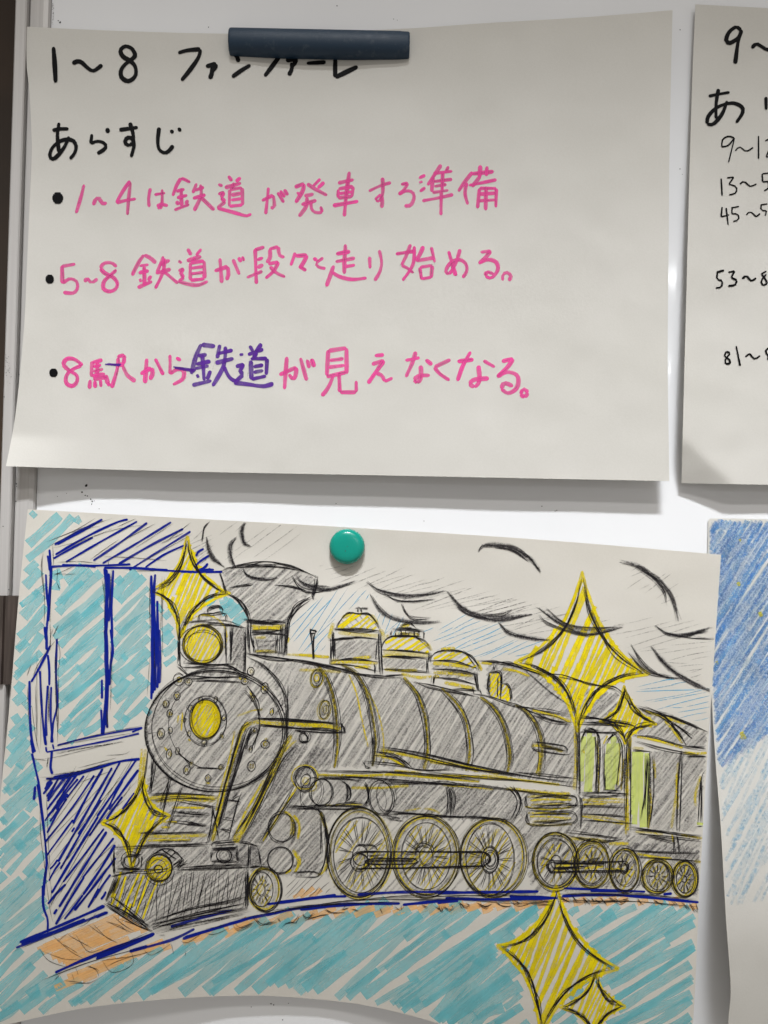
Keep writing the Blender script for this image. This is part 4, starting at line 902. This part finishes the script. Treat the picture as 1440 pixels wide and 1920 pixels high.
k = Ink(S3, "drawn_pilot_beam", "pilot beam with lamps and yellow buffer")
shade(k, pl('N', "150,190 700,180 1140,170 1220,190 1240,330 1140,345 600,355 150,390"), 45, 6)
k.t(LP, 2.2, 'N', "140,190 400,185 700,180 870,180;1060,150 1140,165 1220,190;1140,170 1140,345;1160,180 1155,340;140,200 130,300 150,395;125,260 140,400;150,380 400,370 600,355;600,360 900,350 1140,345;640,345 900,335 1140,330;1220,190 1240,330 1150,345;110,405 300,375;870,215 865,305 1060,300 1060,200 870,215;880,200 1060,195;890,170 1050,160;210,260 350,255;350,255 340,350;205,260 215,350 330,350;160,360 340,355;870,180 890,155 1060,140;690,300 600,360;650,290 560,360", 2, 1.4, 'taper')
k.ell(LP, 2.2, 420, 1604.5, 13.5, 13, 0, 3, 1); k.ell(SP, 4, 420, 1604.5, 11, 10, 0, 1, 1); k.t(SP, 4, 'N', "1050,215 1055,290;870,210 1050,205;870,300 900,305;700,350 1100,345", 2, 1)
k.ell(LP, 2.2, 245, 1613, 14, 13, 0, 2, 1.3)
k.t(LP, 2, 'N', "430,250 500,210 560,205 620,240 645,300 610,345;490,210 600,280;560,205 520,240;600,230 550,280;640,290 580,320", 2, 1.2)
cb = [(298 + 25 * math.cos(a * .314), 1629 + 25 * math.sin(a * .314)) for a in range(20)]
k.hatch(YC, 4, cb, 40, 5.0, 2, .1); k.ell(YE, 5, 298, 1628, 22, 22, 0, 2, 1); k.ell(LP, 2.4, 298, 1628, 24, 25, 0, 4, 1.3); k.ell(LP, 2, 297, 1629, 8, 8, 0, 3, .8); k.ell(LP, 1.8, 299, 1631, 27, 27, 0, 1, 1, 0, 180); k.ell(LP, 1.6, 297, 1628, 16, 17, 0, 1, 1)
k.build()

k = Ink(S3, "drawn_cow_catcher", "slatted cow catcher of close pencil lines")
CC = pl('N', "160,400 600,365 1140,355 1140,645 800,700 520,765 410,810 250,720 70,600")
shade(k, CC, 38, 6.0, True, 5)
k.hatch(LP, 1.9, pl('N', "470,380 800,365 1140,360 1140,640 800,695 520,760 400,740"), 80, 6.5, 5, .2, angj=4, style='taper')
k.hatch(LP, 2.2, pl('N', "170,405 480,380 390,740 250,715 90,600"), 68, 8, 4, .2, angj=4, style='taper')
k.hatch(YC, 5, pl('N', "170,405 380,385 480,470 380,740 250,700 90,600"), 68, 13, 4, .2, skip=.15)
k.t(LP, 2.4, 'N', "160,400 70,600;70,600 250,700 410,820;60,620 300,770 415,825;410,810 520,765 800,700 1140,645;1140,360 1140,640;1125,360 1130,640;120,560 300,700 400,790;430,750 700,660 1000,600 1130,560;500,760 800,680 1130,610;180,410 110,560", 3, 1.6, 'taper')
k.t(SP, 5, 'N', "1135,380 1132,630;90,610 250,710 400,790;420,770 600,720", 2, 1.5)
k.build()

def wheel(cx, cy, rx, ry, irx, iry, spokes, hub, icx=None, icy=None, yl=4.5, lab=None):
    k = Ink(S3, "drawn_wheel", lab)
    icx = cx if icx is None else icx; icy = cy if icy is None else icy
    for f in (1.02, .93): k.ell(YE, yl, cx, cy, rx * f, ry * f, 0, 1, 1)
    pp = [(icx + irx * math.cos(a * .314), icy + iry * math.sin(a * .314)) for a in range(20)]
    k.hatch(YE, yl * .9, pp, 58, 11 if rx > 40 else 8, 4, .5, skip=.25)
    k.hatch(GP, 5, pp, 55, 8, 3, .3, skip=.15); k.ell(GP, max(6, rx - irx), (cx + icx) / 2, (cy + icy) / 2, (rx + irx) / 2, (ry + iry) / 2, 0, 1, .5)
    k.ell(LP, 2.1, cx, cy, rx, ry, 0, 4, 1.9); k.ell(LP, 1.6, cx + 1, cy, rx * .94, ry * .95, 0, 1, 1.5)
    k.ell(SP, 3.2, cx, cy, rx * .97, ry * .97, 0, 1, 1, random.uniform(60, 160), random.uniform(200, 330), 'taper')
    k.ell(LP, 2.0, icx, icy, irx, iry, 0, 2, 1.1)
    for i in range(spokes):
        a = i * 6.283 / spokes + random.gauss(0, .05)
        r0 = random.uniform(hub, hub * 1.3) ; r1 = random.uniform(.85, 1.0)
        for dd in (-.045, .045):
            k.path(LP, 2.1, [(icx + irx * r0 * math.cos(a + dd * .6), icy + iry * r0 * math.sin(a + dd * .6)), (icx + irx * .6 * math.cos(a + dd), icy + iry * .6 * math.sin(a + dd)), (icx + irx * r1 * math.cos(a + dd), icy + iry * r1 * math.sin(a + dd))], 1, .5, 'taper')
    k.ell(LP, 2.0, icx, icy, irx * hub, iry * hub, 0, 2, .8)
    k.build()
wheel(675, 1601, 60, 84, 49, 71, 17, .28, 676, 1603)
wheel(799, 1605, 61, 76, 47, 63, 19, .26)
wheel(924, 1608, 61, 74, 46, 66, 19, .28, 919, 1611)
wheel(1042, 1615, 42, 53, 34, 44, 11, .3)
wheel(1110, 1621, 33, 45, 24, 35, 11, .3)
wheel(1170, 1630, 28, 41, 20, 32, 10, .3)
wheel(1233, 1643, 28, 32, 20, 27, 12, .25)
wheel(1283, 1648, 23, 34, 17, 28, 12, .25)
wheel(495, 1667, 30, 41, 21, 32, 14, .35, 490, 1668)

k = Ink(S3, "drawn_coupling_rod", "long coupling rod across the driving wheels")
ROD = pl('px', "668,1602 690,1598 760,1597 905,1597 920,1608 905,1625 760,1628 680,1628 664,1616")
k.hatch(GW, 8, ROD, 30, 7, 1, 0); k.hatch("faint_pencil", 5, ROD, 50, 9, 2, .1); k.hatch(YE, 5, ROD, 50, 16, 3, .1)
k.t(LP, 3.0, 'px', "668,1600 690,1598 760,1597 905,1597;672,1628 700,1628 760,1627 905,1624;905,1597 918,1605 916,1616 905,1624", 3, .9)
k.t(SP, 3.6, 'px', "760,1597 905,1597;690,1628 905,1627", 2, .7)
k.ell(LP, 2.2, 673, 1615, 15, 16, 0, 4, 1.5); k.ell(LP, 2.4, 920, 1610, 16, 25, 0, 3, 1.3); k.ell(LP, 2.0, 919, 1610, 9, 14, 0, 2, 1)
k.t(SP, 6.5, 'px', "687,1615 730,1614 775,1614", 3, .7); k.t(LP, 2, 'px', "684,1616 700,1610 760,1609 780,1611 783,1615 770,1619 700,1620 684,1616", 2, .7)
k.t(LP, 1.8, 'O', "680,420 800,410 830,450;700,470 820,470;1110,480 1130,410 1190,400 1240,430 1250,460;1120,460 1150,425 1200,420", 2, 1.2)
k.t(LP, 2.4, 'P', "850,545 1100,545 1400,545;850,620 1100,615 1420,610;870,590 1100,580;850,545 830,580 850,625;1400,545 1425,575 1420,610;880,560 1250,555;900,600 1100,575", 3, 1.3)
k.t(YE, 5, 'P', "880,570 1000,570;1100,590 1250,580;1250,600 1400,590;870,600 960,605", 1, 1); k.t(SP, 4, 'P', "900,600 1000,598;1060,560 1180,520 1240,540", 2, 1.5)
k.ell(LP, 2, 1034, 1624, 8, 12, 0, 2, 1); k.ell(LP, 2, 1172, 1624, 8, 11, 0, 2, 1)
k.build()

# domes on the boiler
k = Ink(S3, "drawn_dome", "tallest yellow steam dome")
shade(k, pl('G', "270,320 590,325 600,470 270,460"), 40, 6)
k.hatch(YC, 5, pl('G', "285,235 310,180 380,130 450,115 530,135 590,200 605,240"), 38, 9, 2, .2); k.hatch("faint_pencil", 2.5, pl('G', "285,235 310,180 380,130 450,115 530,135 590,200 605,240"), -45, 9, 2)
k.t(YE, 8, 'G', "290,270 450,280 600,290;230,490 400,490 590,500;240,480 300,470;225,310 245,260 265,190;610,240 640,300 640,330;540,130 600,200;320,150 400,115;420,520 540,530;400,455 540,450", 1, 1)
k.t(LP, 2.4, 'G', "285,240 300,190 370,125 450,110 530,130 590,200 610,240;260,240 450,245 620,260;270,235 450,255 600,245;250,315 450,300 620,320;230,315 420,310;270,310 265,470;255,250 260,460;245,300 240,500;600,250 595,400 610,580;620,260 625,580;585,320 580,470;240,470 400,460 600,480;230,500 400,510 600,545;230,470 230,500;570,500 570,570", 2, 1.2, 'taper')
k.t(SP, 5, 'G', "262,260 262,440;605,270 608,560;280,240 420,240", 2, 1); k.t(SP, 4, 'G', "420,80 510,82;430,75 470,70;470,75 515,85;440,118 445,85;475,115 465,80", 2, 1)
k.build()
k = Ink(S3, "drawn_dome", "middle yellow dome with a slotted cap")
shade(k, pl('G', "640,460 950,465 950,540 640,525"), 40, 6)
k.hatch(YC, 5, pl('G', "630,385 660,320 730,295 850,295 945,335 985,410"), 32, 9, 2, .2)
k.t(YE, 8, 'G', "630,410 800,425 980,440;630,435 800,440;650,300 680,285;720,270 900,275;760,215 830,205;960,340 1000,400;640,540 800,550 900,555;770,580 900,600 1000,600", 1, 1)
k.t(LP, 2.4, 'G', "620,380 650,320 720,290 850,290 950,330 990,400;620,395 800,395 990,420;620,440 800,450 985,460;640,445 900,460;960,460 960,570;975,420 980,480;620,540 800,545 1000,575;640,585 800,580;700,250 690,300;700,250 820,245 940,255;940,255 930,310;760,215 830,200 880,225;740,230 900,235;770,240 770,300;800,250 800,290;830,250 825,290;870,250 865,295;900,250 905,300;730,250 725,295;710,290 920,295;1010,580 1000,650", 2, 1.2, 'taper')
k.t(SP, 4, 'G', "620,360 640,330;760,265 900,260;780,225 850,225;960,470 962,550", 2, 1.4)
k.build()
k = Ink(S3, "drawn_dome", "lowest yellow dome nearest the cab")
shade(k, pl('G', "1000,500 1330,540 1330,630 1020,590"), 35, 6)
k.hatch(YC, 5, pl('G', "990,460 1040,415 1130,400 1230,420 1310,480 1340,540"), 30, 11, 2, .2); k.hatch(GP, 4, pl('G', "990,460 1040,415 1130,400 1230,420 1310,480 1340,540"), 40, 10, 2, .2)
k.t(YE, 8, 'G', "1000,490 1150,505 1280,520;1010,560 1150,570 1300,590;1090,640 1200,660 1320,680;1060,390 1180,385;1330,470 1370,550;1010,590 1060,600", 1, 1)
k.t(LP, 2.4, 'G', "980,460 1030,410 1130,395 1230,415 1310,480 1350,560;980,480 1150,485 1340,530;1000,540 1200,550 1350,580;1320,580 1340,700;1335,560 1350,700;1010,600 1200,620 1340,660;1010,600 1010,650;1340,700 1240,690 1150,690;1230,400 1300,450 1370,540;990,420 990,490;1350,680 1370,720;1300,670 1320,720", 2, 1.3, 'taper')
k.t(SP, 4, 'G', "1110,400 1230,415;1020,420 1060,405;1100,545 1330,580", 2, 1.2, 'taper')
k.build()
k = Ink(S3, "drawn_whistle", "small yellow whistle block on the boiler")
k.hatch(YC, 5, pl('H', "155,570 235,575 230,760 155,735"), 55, 6, 1); k.hatch(YC, 5, pl('H', "245,650 290,665 305,780 240,765"), 55, 6, 1)
k.t(LP, 2.4, 'H', "150,570 140,660 155,740;150,565 180,555 240,570 235,760;245,645 290,655 315,720 305,790;185,500 180,550;205,520 205,560;180,500 190,505;215,600 210,750;240,580 240,640", 2, 1, 'taper'); k.t(SP, 5, 'H', "235,580 235,700;150,580 145,700", 2, 1)
k.build()

# --- sparkling stars
def star(T, L_, B, R_, lab, yl=7, reps=5, cv=.36, wd=2.5, jit=2.6):
    k = Ink(S3, "drawn_star", lab)
    T, L_, B, R_ = map(Vector, (T, L_, B, R_)); c = (T + L_ + B + R_) / 4
    def arc(a, b, f, n=8):
        m_ = c + ((a + b) / 2 - c) * f
        return [a * (1 - t) ** 2 + m_ * 2 * t * (1 - t) + b * t * t for t in [i / n for i in range(n + 1)]]
    out = []
    for a, b in ((T, L_), (L_, B), (B, R_), (R_, T)):
        out += [c + (p - c) * 1.03 for p in arc(a, b, cv + .22)][:-1]
    k.hatch(YC, yl, out, 66, yl * 1.1, 2.5, .2, angj=3, skip=.05)
    for a, b in ((T, L_), (L_, B), (B, R_), (R_, T)):
        A = arc(a, b, cv); k.path(YC, yl * .8, [c + (p - c) * 1.1 for p in arc(a, b, cv + .06)], 1, .9)
        k.path(SP, 4.2, A[::2], 2, jit * .6, 'taper')
        
        for z in range(reps): k.path(LP, wd, A[random.choice((0, 0, 1)):len(A) - random.choice((0, 0, 1)):2], 1, jit, 'taper')
    k.build()
star((351, 1013), (287, 1107), (336, 1190), (425, 1112), "yellow star above the headlamp")
star((1092, 1085), (974, 1242), (1083, 1362), (1207, 1262), "large yellow star above the cab", 8)
star((1171, 1290), (1128, 1352), (1172, 1392), (1228, 1357), "small yellow star on the cab roof", 6)
star((268, 1462), (195, 1542), (247, 1626), (314, 1530), "yellow star at the pilot beam")
star((1043, 1672), (940, 1776), (1015, 1930), (1150, 1815), "large yellow star below the track", 8, cv=.42)
star((1117, 1826), (1055, 1889), (1114, 1945), (1168, 1886), "small yellow star on the teal ground", 6)

# ------------------------------------------------------------------ magnets
def plastic(name, col, rough, scuff=0.0):
    m, nt, p = new_mat(name); L = nt.links.new
    tc = nd(nt, "ShaderNodeTexCoord")
    n = nd(nt, "ShaderNodeTexNoise"); n.inputs["Scale"].default_value = 160; n.inputs["Detail"].default_value = 6; n.inputs["Roughness"].default_value = 0.7
    L(tc.outputs["Object"], n.inputs["Vector"])
    r = nd(nt, "ShaderNodeValToRGB"); r.color_ramp.elements[0].position = 0.55; r.color_ramp.elements[1].position = 0.85
    r.color_ramp.elements[0].color = col; r.color_ramp.elements[1].color = (*[c + (0.25 - c) * scuff for c in col[:3]], 1)
    L(n.outputs[0], r.inputs[0]); L(r.outputs[0], p.inputs["Base Color"])
    g = nd(nt, "ShaderNodeMapRange"); g.inputs["To Min"].default_value = rough * 0.7; g.inputs["To Max"].default_value = rough * 1.5
    L(n.outputs[0], g.inputs[0]); L(g.outputs[0], p.inputs["Roughness"])
    return m

# navy bar: an extruded D profile
pa, pb = unproject(430, 76, 0.006), unproject(768, 83, 0.006)
blen = (pb - pa).length; bdir = (pb - pa).normalized()
hz = 50 * PXM * 0.5 * 0.985
prof = []
for i in range(17):
    a = math.pi * i / 16
    prof.append((-0.0020 - 0.0085 * math.sin(a) ** 0.75, hz * math.cos(a)))
prof = [(-0.0004, hz)] + prof + [(-0.0004, -hz)]
me = bpy.data.meshes.new("bar_magnet"); V = []; F = []
xs = [0, 0.0006, 0.0014, 0.02, blen * .5, blen - 0.006, blen - 0.0055, blen - 0.0012, blen - 0.0004, blen]
sc_ = [0.93, 0.985, 1, 1, 1, 1, 0.985, 0.97, 0.94, 0.88]
for x, s in zip(xs, sc_):
    for y, z in prof: V.append((x, -0.0004 + (y + 0.0004) * s, z * s))
n = len(prof)
for i in range(len(xs) - 1):
    for j in range(n): F.append((i * n + j, i * n + (j + 1) % n, (i + 1) * n + (j + 1) % n, (i + 1) * n + j))
F += [tuple(range(n)), tuple(range((len(xs) - 1) * n, len(xs) * n))[::-1]]
me.from_pydata(V, [], F)
b_ = bmesh.new(); b_.from_mesh(me); bmesh.ops.recalc_face_normals(b_, faces=b_.faces); b_.to_mesh(me); b_.free()
smooth(me)
bar = link("bar_magnet", me, None, [plastic("navy_plastic", (0.005, 0.024, 0.052, 1), 0.5, 0.28)])
ang = math.atan2(bdir.z, bdir.x)
bar.rotation_euler = (0, -ang, 0); bar.location = (pa.x, -0.0010, pa.z)
tag(bar, "long dark navy bar magnet holding the pink handwritten sheet", "magnet")
md = bar.modifiers.new("edges", 'EDGE_SPLIT'); md.split_angle = math.radians(50)

# green button magnet: turned profile round the y axis
cc = unproject(650.5, 1025, 0.006)
R0 = 33.3 * PXM * (1 - 0.006 / DIST)
rp = [(0, -0.0078), (0.35, -0.0078), (0.60, -0.0076), (0.78, -0.0071), (0.88, -0.0064), (0.95, -0.0054), (0.99, -0.0042), (1.0, -0.0030), (1.0, -0.0008), (0.97, -0.0004)]
me = bpy.data.meshes.new("button_cap"); V = [(0, rp[0][1], 0)]; F = []; N = 64
for r, y in rp[1:]:
    for i in range(N):
        a = 6.28318 * i / N; V.append((R0 * r * math.cos(a), y, R0 * r * math.sin(a)))
for i in range(N): F.append((0, 1 + i, 1 + (i + 1) % N))
for k_ in range(len(rp) - 2):
    for i in range(N):
        a = 1 + k_ * N
        F.append((a + i, a + N + i, a + N + (i + 1) % N, a + (i + 1) % N))
F.append(tuple(1 + (len(rp) - 2) * N + i for i in range(N)))
me.from_pydata(V, [], F); smooth(me)
b_ = bmesh.new(); b_.from_mesh(me); bmesh.ops.recalc_face_normals(b_, faces=b_.faces); b_.to_mesh(me); b_.free()
mag = link("button_magnet", me, None, [plastic("green_plastic", (0.0, 0.25, 0.19, 1), 0.2, 0.03)])
mag.location = (cc.x, -0.0009, cc.z)
tag(mag, "round glossy green button magnet holding the train drawing", "magnet")
me = bpy.data.meshes.new("ink_dot"); V = []; F = []
for (dx, dz, r) in ((-1.2, -6.4, 1.0), (0.9, 1.0, .55), (-.4, -.6, .4), (0.2, 0.6, .35)):
    i0 = len(V)
    for i in range(8): V.append((dx * PXM * 2 + r * PXM * math.cos(i * .785), -0.00787, dz * PXM * 1.2 + r * PXM * math.sin(i * .785)))
    F.append(tuple(range(i0, i0 + 8)))
me.from_pydata(V, [], F)
link("ink_dot", me, mag, [SPECK])
